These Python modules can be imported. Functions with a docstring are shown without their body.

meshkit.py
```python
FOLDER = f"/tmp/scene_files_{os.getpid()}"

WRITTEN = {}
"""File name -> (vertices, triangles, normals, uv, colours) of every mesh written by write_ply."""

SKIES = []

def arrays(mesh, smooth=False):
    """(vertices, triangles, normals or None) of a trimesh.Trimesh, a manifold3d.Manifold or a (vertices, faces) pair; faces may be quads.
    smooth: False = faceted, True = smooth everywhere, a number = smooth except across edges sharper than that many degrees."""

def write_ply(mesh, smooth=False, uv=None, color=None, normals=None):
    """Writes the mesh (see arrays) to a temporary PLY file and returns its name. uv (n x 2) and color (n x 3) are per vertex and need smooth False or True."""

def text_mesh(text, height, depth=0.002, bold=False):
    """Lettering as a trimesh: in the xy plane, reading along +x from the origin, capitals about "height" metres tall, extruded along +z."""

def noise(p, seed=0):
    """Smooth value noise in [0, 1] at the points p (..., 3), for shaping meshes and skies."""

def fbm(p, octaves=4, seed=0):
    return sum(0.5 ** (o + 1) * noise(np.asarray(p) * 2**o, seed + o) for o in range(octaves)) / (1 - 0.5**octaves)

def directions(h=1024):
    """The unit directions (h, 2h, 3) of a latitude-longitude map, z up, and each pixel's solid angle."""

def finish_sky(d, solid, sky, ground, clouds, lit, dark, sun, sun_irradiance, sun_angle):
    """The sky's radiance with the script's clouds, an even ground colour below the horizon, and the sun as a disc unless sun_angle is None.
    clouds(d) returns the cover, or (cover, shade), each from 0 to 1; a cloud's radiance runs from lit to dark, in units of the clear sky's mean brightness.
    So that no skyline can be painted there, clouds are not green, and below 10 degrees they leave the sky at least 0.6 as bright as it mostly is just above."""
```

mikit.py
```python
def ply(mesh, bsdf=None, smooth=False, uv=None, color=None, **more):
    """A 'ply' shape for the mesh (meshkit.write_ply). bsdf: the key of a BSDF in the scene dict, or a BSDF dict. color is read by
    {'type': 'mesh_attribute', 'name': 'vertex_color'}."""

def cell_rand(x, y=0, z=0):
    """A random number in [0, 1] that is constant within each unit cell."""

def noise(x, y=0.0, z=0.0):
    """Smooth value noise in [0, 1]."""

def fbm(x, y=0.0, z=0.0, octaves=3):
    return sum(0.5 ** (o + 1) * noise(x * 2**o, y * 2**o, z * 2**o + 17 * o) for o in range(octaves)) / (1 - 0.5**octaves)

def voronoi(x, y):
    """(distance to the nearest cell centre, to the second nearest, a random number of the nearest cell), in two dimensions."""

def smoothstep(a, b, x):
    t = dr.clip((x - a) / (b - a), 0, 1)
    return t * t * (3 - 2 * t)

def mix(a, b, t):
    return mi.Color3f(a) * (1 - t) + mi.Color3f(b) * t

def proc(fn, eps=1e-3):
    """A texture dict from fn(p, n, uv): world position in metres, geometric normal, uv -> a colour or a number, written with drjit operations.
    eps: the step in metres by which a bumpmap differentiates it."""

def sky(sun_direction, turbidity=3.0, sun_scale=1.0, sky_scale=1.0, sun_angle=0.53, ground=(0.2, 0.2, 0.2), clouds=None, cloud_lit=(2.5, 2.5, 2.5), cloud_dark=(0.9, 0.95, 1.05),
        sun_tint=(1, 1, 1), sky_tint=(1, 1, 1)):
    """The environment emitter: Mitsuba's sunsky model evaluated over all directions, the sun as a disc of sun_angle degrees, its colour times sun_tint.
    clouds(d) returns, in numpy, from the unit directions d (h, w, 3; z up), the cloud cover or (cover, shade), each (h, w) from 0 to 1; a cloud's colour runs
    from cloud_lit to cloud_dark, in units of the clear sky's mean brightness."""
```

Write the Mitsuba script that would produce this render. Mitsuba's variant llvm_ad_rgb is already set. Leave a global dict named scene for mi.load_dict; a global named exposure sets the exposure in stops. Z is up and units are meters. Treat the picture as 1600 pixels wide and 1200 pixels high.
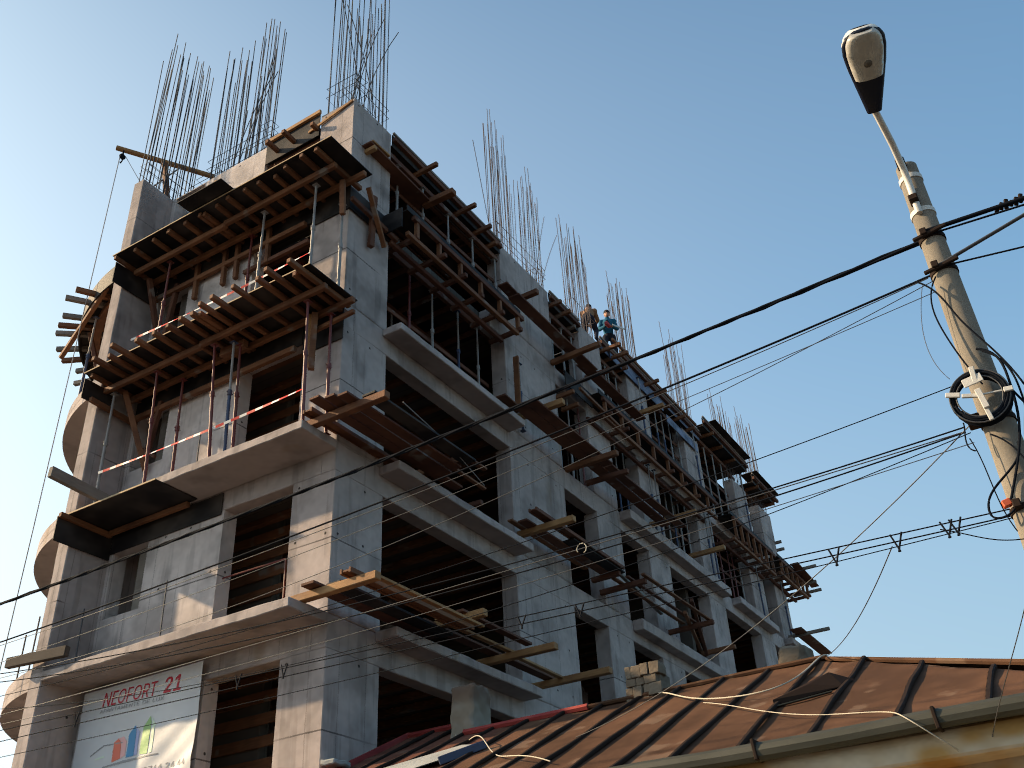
import math, random
import numpy as np, trimesh, manifold3d as m3, mitsuba as mi, drjit as dr, mikit, meshkit
from mikit import proc, noise, fbm, smoothstep, mix, cell_rand
T = mi.ScalarTransform4f
rng = random.Random(7)

# ------------------------------------------------------------------ camera, sky, exposure
exposure = 1.36
scene, labels = {'type': 'scene'}, {}
CAM = np.array([-10.836, -9.635, 1.6])
FWD = np.array([0.7277183, 0.42057618, 0.54179494]); UP = np.array([-0.43898337, -0.32133733, 0.83906849])
scene['camera'] = {'type': 'perspective', 'fov': 54.15, 'fov_axis': 'x', 'near_clip': 0.1, 'far_clip': 2000.0,
                   'to_world': T().look_at(origin=CAM.tolist(), target=(CAM + FWD).tolist(), up=UP.tolist())}
SUN = np.array([-1.0, 2.43, 1.33]); SUN /= np.linalg.norm(SUN)
def haze_bank(d):
    """thin morning haze: thicker low over the horizon and towards the sun"""
    el = np.degrees(np.arcsin(np.clip(d[..., 2], -1, 1))); sa = np.degrees(np.arccos(np.clip(d @ SUN, -1, 1)))
    aureole = np.exp(-(sa / 43.2) ** 1.19) * np.clip((72 - el) / 60, 0, 1)
    low = 0.6 * np.clip((34 - el) / 30, 0, 1) ** 1.2
    cover = 1 - (1 - aureole) * (1 - low)
    return cover * (0.97 + 0.06 * meshkit.fbm(d * 2.0, 3, 5)), low * (1 - aureole) / np.maximum(cover, 1e-6)
scene['sky'] = mikit.sky(SUN.tolist(), turbidity=3.0, sun_scale=2.35, sun_angle=1.2, sky_scale=2.4, sun_tint=(1.0, 0.96, 0.90), clouds=haze_bank,
                         cloud_lit=(6.7, 6.4, 5.8), cloud_dark=(0.95, 0.90, 0.74), sky_tint=(0.50, 1.03, 1.10), ground=(0.07, 0.062, 0.055))

# ------------------------------------------------------------------ materials
def bsdf(name, base, rough=0.8, metallic=0.0, bump=None, bscale=0.003, eps=2e-3, spec=0.3, **more):
    b = {'type': 'principled', 'base_color': base if isinstance(base, dict) else {'type': 'rgb', 'value': list(base)},
         'roughness': rough, 'metallic': metallic, 'specular': spec, **more}
    if bump is not None:
        b = {'type': 'bumpmap', 'scale': bscale, 'nested_texture': proc(bump, eps), 'bsdf': b}
    scene[name] = {'type': 'twosided', 'bsdf': b}
    return name

def concrete_col(p, n, uv):
    u = p.x + p.y
    big = fbm(p.x * 0.9 + 3, p.y * 0.9, p.z * 0.7, 4)
    fine = fbm(p.x * 9, p.y * 9, p.z * 9, 3)
    streak = fbm(p.x * 7, p.y * 7, p.z * 0.35, 3)
    v = 0.80 + 0.75 * (big - 0.5) + 0.55 * (fine - 0.5) + 0.30 * (streak - 0.5)
    side = dr.abs(n.z) < 0.5
    zz = (p.z - 6.93) / 2.92 + 10
    fz = zz - dr.floor(zz)
    wob = 0.004 * (noise(u * 3, p.z, 1) - 0.5)
    joint = smoothstep(0.006, 0.002, dr.abs(fz - 0.42 + wob)) * smoothstep(0.25, 0.45, noise(u * 0.8, p.z * 2, 5))
    uu = u / 0.62
    fu = uu - dr.floor(uu)
    vj = smoothstep(0.02, 0.008, dr.abs(fu - 0.5)) * smoothstep(0.5, 0.65, noise(u * 0.7 + 9, p.z * 0.5, 2))
    hz = p.z / 0.97
    du, dz = (fu - 0.22) * 0.62, (hz - dr.floor(hz) - 0.5) * 0.97
    hole = smoothstep(0.030, 0.017, dr.sqrt(du * du + dz * dz)) * dr.select(cell_rand(dr.floor(uu), dr.floor(hz), 3) > 0.55, 1.0, 0.0)
    dark = dr.select(side, dr.maximum(dr.maximum(joint * 0.70, vj * 0.30), hole * 0.9), 0.0)
    rust = smoothstep(0.70, 0.85, fbm(p.x * 2.2 + 40, p.y * 2.2, p.z * 0.6, 3))
    blot = smoothstep(0.48, 0.75, fbm(p.x * 1.9 + 21, p.y * 1.9, p.z * 1.3, 4))
    c = mix((0.280, 0.236, 0.226), (0.430, 0.369, 0.354), dr.clip(v - 0.3, 0, 1)) * (1 - 0.30 * blot)
    c = mix(c, (0.27, 0.20, 0.14), rust * 0.5)
    pour = smoothstep(0.10, 0.0, dr.abs(fz - 0.17)) * 0.18 + smoothstep(0.03, 0.0, fz) * 0.25
    run = smoothstep(0.56, 0.72, fbm(p.x * 8 + 4, p.y * 8, p.z * 0.6, 3)) * 0.20
    return c * (1 - dark) * (1 - dr.select(side, pour + run, 0.12))
def concrete_bump(p, n, uv):
    return fbm(p.x * 14, p.y * 14, p.z * 14, 3) + 0.6 * fbm(p.x * 3, p.y * 3, p.z * 3, 2)
bsdf('concrete', proc(concrete_col), 0.9, bump=concrete_bump, bscale=0.004, spec=0.2)

bsdf('concrete_pale_lit', proc(lambda p, n, uv: concrete_col(p, n, uv) * mi.Color3f(1.36, 1.40, 1.40)), 0.9, bump=concrete_bump, bscale=0.003, spec=0.2)  # fresh paler wall concrete, brightened further to make up for dim ambient light
def soffit_shaded_col(p, n, uv):
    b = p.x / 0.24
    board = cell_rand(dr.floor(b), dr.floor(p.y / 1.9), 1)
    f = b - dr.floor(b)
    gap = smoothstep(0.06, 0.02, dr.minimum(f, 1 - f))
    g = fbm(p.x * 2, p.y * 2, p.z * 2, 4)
    return mix((0.050, 0.041, 0.035), (0.115, 0.096, 0.082), dr.clip(board * 0.5 + g * 0.7 - 0.1, 0, 1)) * (1 - 0.35 * gap)  # near-black tones: the shade of the interior is put into the colour
bsdf('soffit_shaded', proc(soffit_shaded_col), 0.9, spec=0.2)

def wood_fn(a, b, sc=1.0):
    def f(p, n, uv):
        big = fbm(p.x * 1.3 + p.y * 2.1, p.z * 2.7 - p.x * 0.6, p.y * 1.1, 3)
        grain = fbm(p.x * 6 * sc + 30 * p.z, p.y * 6 * sc + 24 * p.z, p.z * 40 * sc, 3)
        spot = smoothstep(0.66, 0.8, fbm(p.x * 3 + 7, p.y * 3, p.z * 3, 3))
        c = mix(a, b, dr.clip(1.3 * big - 0.25 + 0.5 * (grain - 0.5), 0, 1))
        return mix(c, (0.20, 0.19, 0.175), spot * 0.55)
    return f
wood_bump = lambda p, n, uv: fbm(p.x * 30, p.y * 30, p.z * 60, 2)
bsdf('timber', proc(wood_fn((0.095, 0.038, 0.019), (0.235, 0.102, 0.046))), 0.75, bump=wood_bump, bscale=0.002)
bsdf('timber_pale', proc(wood_fn((0.20, 0.100, 0.043), (0.40, 0.222, 0.095))), 0.75, bump=wood_bump, bscale=0.002)
bsdf('timber_red', proc(wood_fn((0.066, 0.026, 0.017), (0.155, 0.064, 0.035))), 0.8, bump=wood_bump, bscale=0.002)
bsdf('timber_grey', proc(wood_fn((0.135, 0.115, 0.10), (0.27, 0.235, 0.205))), 0.85, bump=wood_bump, bscale=0.002)
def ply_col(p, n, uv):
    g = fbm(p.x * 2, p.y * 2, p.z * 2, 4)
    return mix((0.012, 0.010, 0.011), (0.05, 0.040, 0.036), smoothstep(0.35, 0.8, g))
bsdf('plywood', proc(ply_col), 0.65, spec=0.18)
def ply_sky_sheen(p, n, uv):
    g = fbm(p.x * 2, p.y * 2, p.z * 3, 4)
    return mix((0.05, 0.06, 0.10), (0.17, 0.19, 0.28), smoothstep(0.35, 0.75, g))  # bluish tone is the reflection of the sky, put into the board colour
bsdf('plywood_sky_sheen', proc(ply_sky_sheen), 0.55)
bsdf('ply_edge', (0.42, 0.31, 0.19), 0.8)
def steel_fn(c, r=0.45):
    def f(p, n, uv):
        w = smoothstep(0.5, 0.72, fbm(p.x * 12, p.y * 12, p.z * 5, 3))
        return mix(c, (0.10, 0.055, 0.035), w * r)
    return f
bsdf('steel_red', proc(steel_fn((0.115, 0.020, 0.018))), 0.55, spec=0.5)
bsdf('steel_blue', proc(steel_fn((0.020, 0.034, 0.085))), 0.55, spec=0.5)
bsdf('steel_grey', proc(steel_fn((0.22, 0.205, 0.20))), 0.5, spec=0.5)
bsdf('rebar_dark', (0.055, 0.055, 0.062), 0.7)
bsdf('rebar_rust', proc(lambda p, n, uv: mix((0.085, 0.074, 0.078), (0.145, 0.108, 0.100), noise(p.x * 9, p.y * 9, p.z * 3))), 0.8)
def tape_col(p, n, uv):
    s = (p.y + 0.37 * p.z) / 0.36
    return dr.select(s - dr.floor(s) < 0.55, mi.Color3f(0.62, 0.035, 0.03), mi.Color3f(0.80, 0.78, 0.76))
bsdf('tape', proc(tape_col), 0.5)
def roof_col(p, n, uv):
    g = fbm(p.x * 0.8, p.y * 0.8, 0.0, 4); h = fbm(p.x * 4 + 9, p.y * 4, 0.0, 4)
    c = mix((0.055, 0.028, 0.0165), (0.122, 0.062, 0.036), dr.clip(0.3 + 1.2 * (g - 0.5) + 0.8 * (h - 0.5), 0, 1))
    red = smoothstep(-2.9, -1.9, p.y + 0.8 * (g - 0.5)) 
    c = mix(c, mix((0.085, 0.027, 0.020), (0.14, 0.062, 0.042), h), red * 0.8)
    worn = smoothstep(0.62, 0.74, fbm(p.x * 2.5, p.y * 2.5 + 30, 0.0, 4))
    return mix(c, (0.165, 0.11, 0.078), worn * 0.45)
bsdf('rust_roof', proc(roof_col), 0.85, bump=lambda p, n, uv: fbm(p.x * 1.7, p.y * 1.7, 0.0, 3), bscale=0.03, eps=1e-2, spec=0.12)
bsdf('roof_seam', (0.022, 0.014, 0.011), 0.8, spec=0.1)
bsdf('roof_trim', proc(lambda p, n, uv: mix((0.19, 0.018, 0.020), (0.30, 0.05, 0.04), noise(p.x * 6, p.y * 6, p.z * 6))), 0.6)
bsdf('gutter_metal', proc(lambda p, n, uv: mix((0.024, 0.026, 0.020), (0.062, 0.060, 0.048), fbm(p.x * 3, p.y * 3, p.z * 9, 3))), 0.6)
def plaster_col(p, n, uv):
    drip = fbm(p.x * 3, p.y * 3, p.z * 0.5, 4)
    top = smoothstep(2.35, 3.25, p.z + 0.6 * (drip - 0.5))
    pat = smoothstep(0.50, 0.72, fbm(p.y * 1.7, p.z * 2.5, 4.0, 3))
    c = mix((0.66, 0.48, 0.20), (0.30, 0.165, 0.055), top * 0.85)
    return mix(c, (0.50, 0.46, 0.38), pat * 0.7) * (0.8 + 0.4 * fbm(p.x * 8, p.y * 8, p.z * 8, 3))
bsdf('plaster', proc(plaster_col), 0.9)
def stone_col(p, n, uv):
    return mix((0.085, 0.064, 0.046), (0.185, 0.152, 0.118), fbm(p.x * 5, p.y * 5, p.z * 5, 4)) 
bsdf('stone', proc(stone_col), 0.95, bump=lambda p, n, uv: fbm(p.x * 20, p.y * 20, p.z * 20, 3), bscale=0.01)
def render_col(p, n, uv):
    top = smoothstep(5.45, 5.75, p.z + 0.3 * (noise(p.x * 5, p.y * 5, p.z * 5) - 0.5))
    c = mix((0.17, 0.135, 0.095), (0.27, 0.24, 0.21), fbm(p.x * 4, p.y * 4, p.z * 4, 4))
    return mix(c, (0.09, 0.05, 0.035), top * 0.7)
bsdf('old_render', proc(render_col), 0.95, bump=lambda p, n, uv: fbm(p.x * 15, p.y * 15, p.z * 15, 3), bscale=0.012)
def pole_col(p, n, uv):
    return mix((0.140, 0.122, 0.100), (0.215, 0.190, 0.160), fbm(p.x * 9, p.y * 9, p.z * 2.2, 4))
bsdf('pole_concrete', proc(pole_col), 0.9, bump=concrete_bump, bscale=0.002)
bsdf('band_white', (0.52, 0.50, 0.47), 0.55)
bsdf('galvanised', proc(lambda p, n, uv: mix((0.42, 0.41, 0.39), (0.62, 0.60, 0.57), fbm(p.x * 15, p.y * 15, p.z * 6, 3))), 0.5, spec=0.5)
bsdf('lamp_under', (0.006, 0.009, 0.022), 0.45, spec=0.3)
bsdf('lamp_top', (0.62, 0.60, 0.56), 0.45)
bsdf('lamp_bowl', proc(lambda p, n, uv: mix((0.30, 0.28, 0.245), (0.46, 0.44, 0.40), fbm(p.x * 14, p.y * 14, p.z * 14, 3))), 0.16, spec=0.6, clearcoat=0.8, clearcoat_gloss=0.9)
bsdf('lamp_bulb', (0.10, 0.085, 0.07), 0.3)
bsdf('cable_black', (0.006, 0.008, 0.013), 0.8, spec=0.08)
bsdf('cable_grey', (0.05, 0.05, 0.055), 0.5, spec=0.4)
bsdf('cable_white', (0.42, 0.375, 0.30), 0.6)
bsdf('connector_orange', (0.50, 0.09, 0.035), 0.5)
bsdf('rope', (0.22, 0.22, 0.23), 0.8)
bsdf('banner_white', proc(lambda p, n, uv: mix((0.46, 0.46, 0.49), (0.58, 0.58, 0.60), fbm(p.y * 2, p.z * 2, 0.0, 3))), 0.55)
for nm, c in dict(print_red=(0.42, 0.012, 0.03), print_grey=(0.24, 0.24, 0.26), print_orange=(0.62, 0.14, 0.085), print_blue=(0.045, 0.21, 0.42),
                  print_green=(0.25, 0.42, 0.16), print_pink=(0.66, 0.36, 0.36), print_lilac=(0.33, 0.36, 0.58), print_mint=(0.55, 0.66, 0.52)).items():
    bsdf(nm, c, 0.5)
bsdf('sheet_metal', proc(lambda p, n, uv: mix((0.24, 0.245, 0.24), (0.38, 0.38, 0.36), fbm(p.x * 3, p.y * 3, p.z * 3, 3))), 0.5)
bsdf('sheet_blue', (0.045, 0.06, 0.11), 0.6)
bsdf('skin', (0.38, 0.19, 0.13), 0.6); bsdf('cap_dark', (0.012, 0.014, 0.022), 0.8)
bsdf('cloth_teal', proc(lambda p, n, uv: mix((0.008, 0.07, 0.13), (0.014, 0.12, 0.20), fbm(p.x * 6, p.y * 6, p.z * 6, 3))), 0.9)
bsdf('cloth_navy', (0.012, 0.014, 0.028), 0.9); bsdf('cloth_tan', (0.23, 0.125, 0.07), 0.9); bsdf('cloth_red', (0.36, 0.05, 0.06), 0.8)
bsdf('tool_pale', (0.55, 0.55, 0.52), 0.5)
bsdf('asphalt', proc(lambda p, n, uv: mix((0.045, 0.045, 0.046), (0.075, 0.073, 0.07), fbm(p.x * 2, p.y * 2, 0.0, 4))), 0.9)
bsdf('earth', proc(lambda p, n, uv: mix((0.070, 0.064, 0.057), (0.115, 0.105, 0.092), fbm(p.x * 0.7, p.y * 0.7, 0.0, 4))), 0.95)
bsdf('window_glass_dark', (0.02, 0.022, 0.025), 0.1, spec=0.6)

# ------------------------------------------------------------------ mesh helpers
_s = np.array([[i, j, k] for i in (-1, 1) for j in (-1, 1) for k in (-1, 1)], float)
_cv = np.array([[s * (1 - 0.3 * (np.arange(3) != a)) for a in range(3)] for s in _s]).reshape(-1, 3)
_hull = trimesh.convex.convex_hull(_cv)
_axis, _sgn, _hf = [], [], np.array(_hull.faces)
for v in _hull.vertices:
    _axis.append(int(np.argmax(np.abs(v)))); _sgn.append(np.sign(v))
_axis, _sgn = np.array(_axis), np.array(_sgn)

def cbox(a, b, r=0.008):
    """A chamfered box from corner a to corner b, as (vertices, faces)."""
    a, b = np.minimum(a, b).astype(float), np.maximum(a, b).astype(float)
    h = (b - a) / 2; r = min(r, 0.45 * h.min())
    v = _sgn * (h - r); v[np.arange(24), _axis] += _sgn[np.arange(24), _axis] * r
    return v + (a + b) / 2, _hf.copy()
def frame(d, up=(0, 0, 1)):
    d = np.asarray(d, float); d = d / np.linalg.norm(d)
    s = np.cross(up, d)
    if np.linalg.norm(s) < 1e-6: s = np.cross((1, 0, 0), d)
    s = s / np.linalg.norm(s)
    return np.stack([d, s, np.cross(d, s)], 1)
def bar(p, q, w, h, r=0.006, up=(0, 0, 1)):
    """A timber from p to q, w wide and h high."""
    p, q = np.asarray(p, float), np.asarray(q, float)
    L = np.linalg.norm(q - p)
    v, f = cbox((-L / 2, -w / 2, -h / 2), (L / 2, w / 2, h / 2), r)
    return v @ frame(q - p, up).T + (p + q) / 2, f
def join(*ms):
    vs, fs, n = [], [], 0
    for m in ms:
        v, f = (m.vertices, m.faces) if hasattr(m, 'vertices') else m
        vs.append(np.asarray(v)); fs.append(np.asarray(f) + n); n += len(v)
    return np.vstack(vs), np.vstack(fs)
def hbeam(p, q, flat=False, s=1.0):
    """A timber I-beam from p to q: two flanges and a web."""
    p, q = np.asarray(p, float), np.asarray(q, float); L = np.linalg.norm(q - p)
    ms = [cbox((-L/2, -.04*s, .06*s), (L/2, .04*s, .10*s), .005), cbox((-L/2, -.04*s, -.10*s), (L/2, .04*s, -.06*s), .005), cbox((-L/2 + .01, -.014*s, -.06*s), (L/2 - .01, .014*s, .06*s), .002)]
    v, f = join(*ms)
    if flat: v = v[:, [0, 2, 1]] * [1, 1, -1]
    return v @ frame(q - p).T + (p + q) / 2, f
def tube(pts, r, sides=6, cap=True):
    p = np.asarray(pts, float); t = np.gradient(p, axis=0); t /= np.linalg.norm(t, axis=1, keepdims=True) + 1e-12
    ref = np.where(np.abs(t[:, 2:]) < 0.9, [0, 0, 1.0], [1.0, 0, 0])
    a = np.cross(t, ref); a /= np.linalg.norm(a, axis=1, keepdims=True); b = np.cross(t, a)
    for i in range(1, len(p)):
        if a[i] @ a[i - 1] < -0.2: a[i] *= -1; b[i] *= -1
    ang = np.arange(sides) * 2 * np.pi / sides
    R = np.broadcast_to(r, (len(p),))[:, None, None]
    v = (p[:, None] + R * (np.cos(ang)[None, :, None] * a[:, None] + np.sin(ang)[None, :, None] * b[:, None])).reshape(-1, 3)
    i, j = np.meshgrid(np.arange(len(p) - 1), np.arange(sides), indexing='ij')
    q = np.stack([i * sides + j, i * sides + (j + 1) % sides, (i + 1) * sides + (j + 1) % sides, (i + 1) * sides + j], -1).reshape(-1, 4)
    f = np.vstack([q[:, [0, 2, 1]], q[:, [0, 3, 2]]])
    if cap:
        n = len(v); v = np.vstack([v, p[0], p[-1]]); k = np.arange(sides); e = (len(p) - 1) * sides
        f = np.vstack([f, np.stack([np.full(sides, n), k, (k + 1) % sides], 1), np.stack([np.full(sides, n + 1), e + (k + 1) % sides, e + k], 1)])
    return v, f
def rough(mesh, step=0.22, amp=0.008, seed=0):
    """Subdivide and displace with noise, so edges are not ruler straight."""
    m = trimesh.Trimesh(*mesh, process=True) if isinstance(mesh, tuple) else mesh
    m = m3.Manifold(m3.Mesh(np.asarray(m.vertices, np.float32), np.asarray(m.faces, np.uint32))).refine_to_length(step)
    k = m.to_mesh(); v, f = np.array(k.vert_properties[:, :3], float), np.array(k.tri_verts)
    d = np.stack([meshkit.fbm(v * 2.3 + 17 * i, 3, seed + i) - 0.5 for i in range(3)], 1) + 0.5 * np.stack([meshkit.noise(v * 9 + 5 * i, seed + 9 + i) - 0.5 for i in range(3)], 1)
    return v + amp * 2 * d, f
def prism(poly, z0, z1):
    from shapely.geometry import Polygon
    m = trimesh.creation.extrude_polygon(poly if hasattr(poly, 'exterior') else Polygon(poly), z1 - z0, engine='earcut')
    m.apply_translation((0, 0, z0)); return m
def move(mesh, M=None, t=(0, 0, 0)):
    v, f = (mesh.vertices, mesh.faces) if hasattr(mesh, 'vertices') else mesh
    v = np.asarray(v, float)
    return (v @ np.asarray(M).T if M is not None else v) + np.asarray(t, float), f

count = {}
def numbered(k):
    n = count.get(k, 0); count[k] = n + 1
    return k if n == 0 else f'{k}_{n:03d}'
def thing(name, label, cat, group=None):
    k = numbered(name); labels[k] = {'label': label, 'category': cat}
    if group: labels[k]['group'] = group
    return k
def part(parent, name, mesh, mat, smooth=30, label=None):
    k = numbered(f'{parent}__{name}'); scene[k] = mikit.ply(mesh, mat, smooth=smooth)
    if label: labels[k] = {'label': label}
    return k
def solo(name, mesh, mat, label, cat, group=None, smooth=30):
    k = thing(name, label, cat, group); scene[k] = mikit.ply(mesh, mat, smooth=smooth); return k
def struct(name, mesh, mat):
    scene[name] = mikit.ply(mesh, mat); labels[name] = {'kind': 'structure'}

# ------------------------------------------------------------------ the ground
g = 600
struct('ground', (np.array([[-g, -g, 0], [g, -g, 0], [g, g, 0], [-g, g, 0]], float), np.array([[0, 1, 2], [0, 2, 3]])), 'earth')
struct('road', cbox((-9.5, -120, -0.05), (-4.6, 120, 0.006), 0.001), 'asphalt')
struct('pavement', cbox((-4.6, -120, -0.05), (-2.4, 120, 0.13), 0.01), 'asphalt')

# ------------------------------------------------------------------ the concrete building
SL = [4.01, 6.93, 9.85, 12.77, 15.69, 18.61]          # slab tops
BB = 0.52                                             # beam depth
COLS = [(0.0, 1.24, 0.90), (5.59, 8.0, 0.38), (9.64, 10.95, 0.38), (12.65, 14.03, 0.38), (16.85, 18.2, 0.38), (21.4, 22.75, 0.38), (24.1, 25.45, 0.38)]
XE = 25.45
B = thing('concrete_building', 'unfinished grey concrete building frame of six storeys with open bays and rebar on top', 'building')
for i, (x0, x1, dy) in enumerate(COLS):
    segs, z = [], 0.0
    for s in SL[:-1]:
        cast = not (i == 0 and s == 15.69)
        segs.append(cbox((x0, 0, z), (x1, dy, s - BB), 0.012)); z = s if cast else s - BB
    segs.append(cbox((x0, 0, z), (x1, dy, 18.06), 0.012))
    part(B, 'column', join(*[rough(s, 0.3, 0.006, 10 * i + j) for j, s in enumerate(segs)]), 'concrete')
for j, s in enumerate(SL[:-1]):
    x0 = 5.0 if s == 15.69 else 0.0
    part(B, 'edge_beam', rough(cbox((x0, 0.006, s - BB), (XE, 0.30, s - 0.001), 0.012), 0.3, 0.006, 50 + j), 'concrete')
    if s != 15.69:
        part(B, 'edge_beam', rough(cbox((0.006, 0.30, s - BB + .001), (0.30, 5.34, s - 0.002), 0.012), 0.3, 0.006, 60 + j), 'concrete')
CX, CY, RR = 3.801, 5.186, 4.502
def arc(r, a0, a1, n=28):
    return [(CX + r * math.cos(a), CY + r * math.sin(a)) for a in np.linspace(a0, a1, n)]
a_start, a_end = math.pi - 0.11, math.pi / 2
for j, s in enumerate(SL[:-1]):
    poly = [(0.30, 0.30), (XE - .01, 0.30), (XE - .01, 9.4), (3.8, 9.4)] + arc(RR - 1.2, math.pi / 2, math.pi - 0.05) + [(0.31, 5.2)]
    part(B, 'floor_slab', prism(poly, s - 0.15, s), 'soffit_shaded', smooth=False)
    # curved balcony round the left corner
    bal = arc(RR, a_start, a_end) + arc(RR - 1.35, a_end, a_start)
    if s < 15:
        part(B, 'curved_balcony', prism(bal, s - 0.16, s + 0.012), 'concrete', smooth=20)
        part(B, 'curved_upstand', prism(arc(RR + .002, a_start, a_end) + arc(RR - 0.12, a_end, a_start), s + 0.012, s + 0.22), 'concrete', smooth=20)
# ribs of the slabs
for s in SL[:4]:
    for k, x in enumerate(np.arange(0.55, 25, .62)):
        part(B, 'shuttering_board', cbox((x, 0.31, s - 0.27), (x + 0.13, 4.58, s - 0.151), 0.01), 'timber')
for s in SL[1:4]: part(B, 'window_infill', cbox((.18, 4.28, s + 1.0), (.22, 4.72, s + 2.4), .005), 'timber_grey')
# left side wall (fin) and front wall with its window
for j, (z0, z1) in enumerate(((0, 18.06),)):
    part(B, 'side_wall', rough(cbox((-0.85, 5.345, z0), (0.9, 5.66, z1), 0.015), 0.35, 0.008, 80), 'concrete')
wall = trimesh.creation.box(bounds=[(0.0, 2.45, 0), (0.30, 5.342, 18.05)])
wm = m3.Manifold(m3.Mesh(np.asarray(wall.vertices, np.float32), np.asarray(wall.faces, np.uint32)))
for s in SL[1:-1]:
    wm -= m3.Manifold.cube([1.0, 0.92, 1.25]).translate([-0.3, 4.30, s + 1.08])
for s in SL[:-1]:
    wm -= m3.Manifold.cube([1.0, 4.0, BB + .004]).translate([-0.3, 2.2, s - BB - .002]) if s != 15.69 else m3.Manifold()
k = wm.refine_to_length(0.35).to_mesh()
v = np.array(k.vert_properties[:, :3], float)
part(B, 'front_wall', (v, np.array(k.tri_verts)), 'concrete_pale_lit')
# straight balconies on the left front
for s in (6.93, 9.85):
    part(B, 'balcony_slab', rough(cbox((-0.86, -0.02, s - 0.155), (-0.002, 5.343, s), 0.012), 0.16, 0.014, int(s * 10)), 'concrete')
# balconies on the right front
for (s, x0, x1, y, z0, z1) in [(12.77, 1.12, 5.58, -0.43, -0.16, 0), (9.85, 1.12, 5.58, -0.43, -0.16, 0), (6.93, 1.12, 5.58, -0.43, -0.16, 0),
                               (12.77, 11.02, 18.1, -0.30, -0.25, 0.01), (9.85, 11.02, 18.15, -0.28, -0.27, 0), (12.77, 18.95, 22.6, -0.30, -0.22, 0), (12.77, 24.0, 25.65, -0.30, -0.22, 0)]:
    part(B, 'balcony_slab', rough(cbox((x0, y, s + z0), (x1, 0.004, s + z1), 0.014), 0.18, 0.012, int(s * 10 + x0)), 'concrete')
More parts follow.
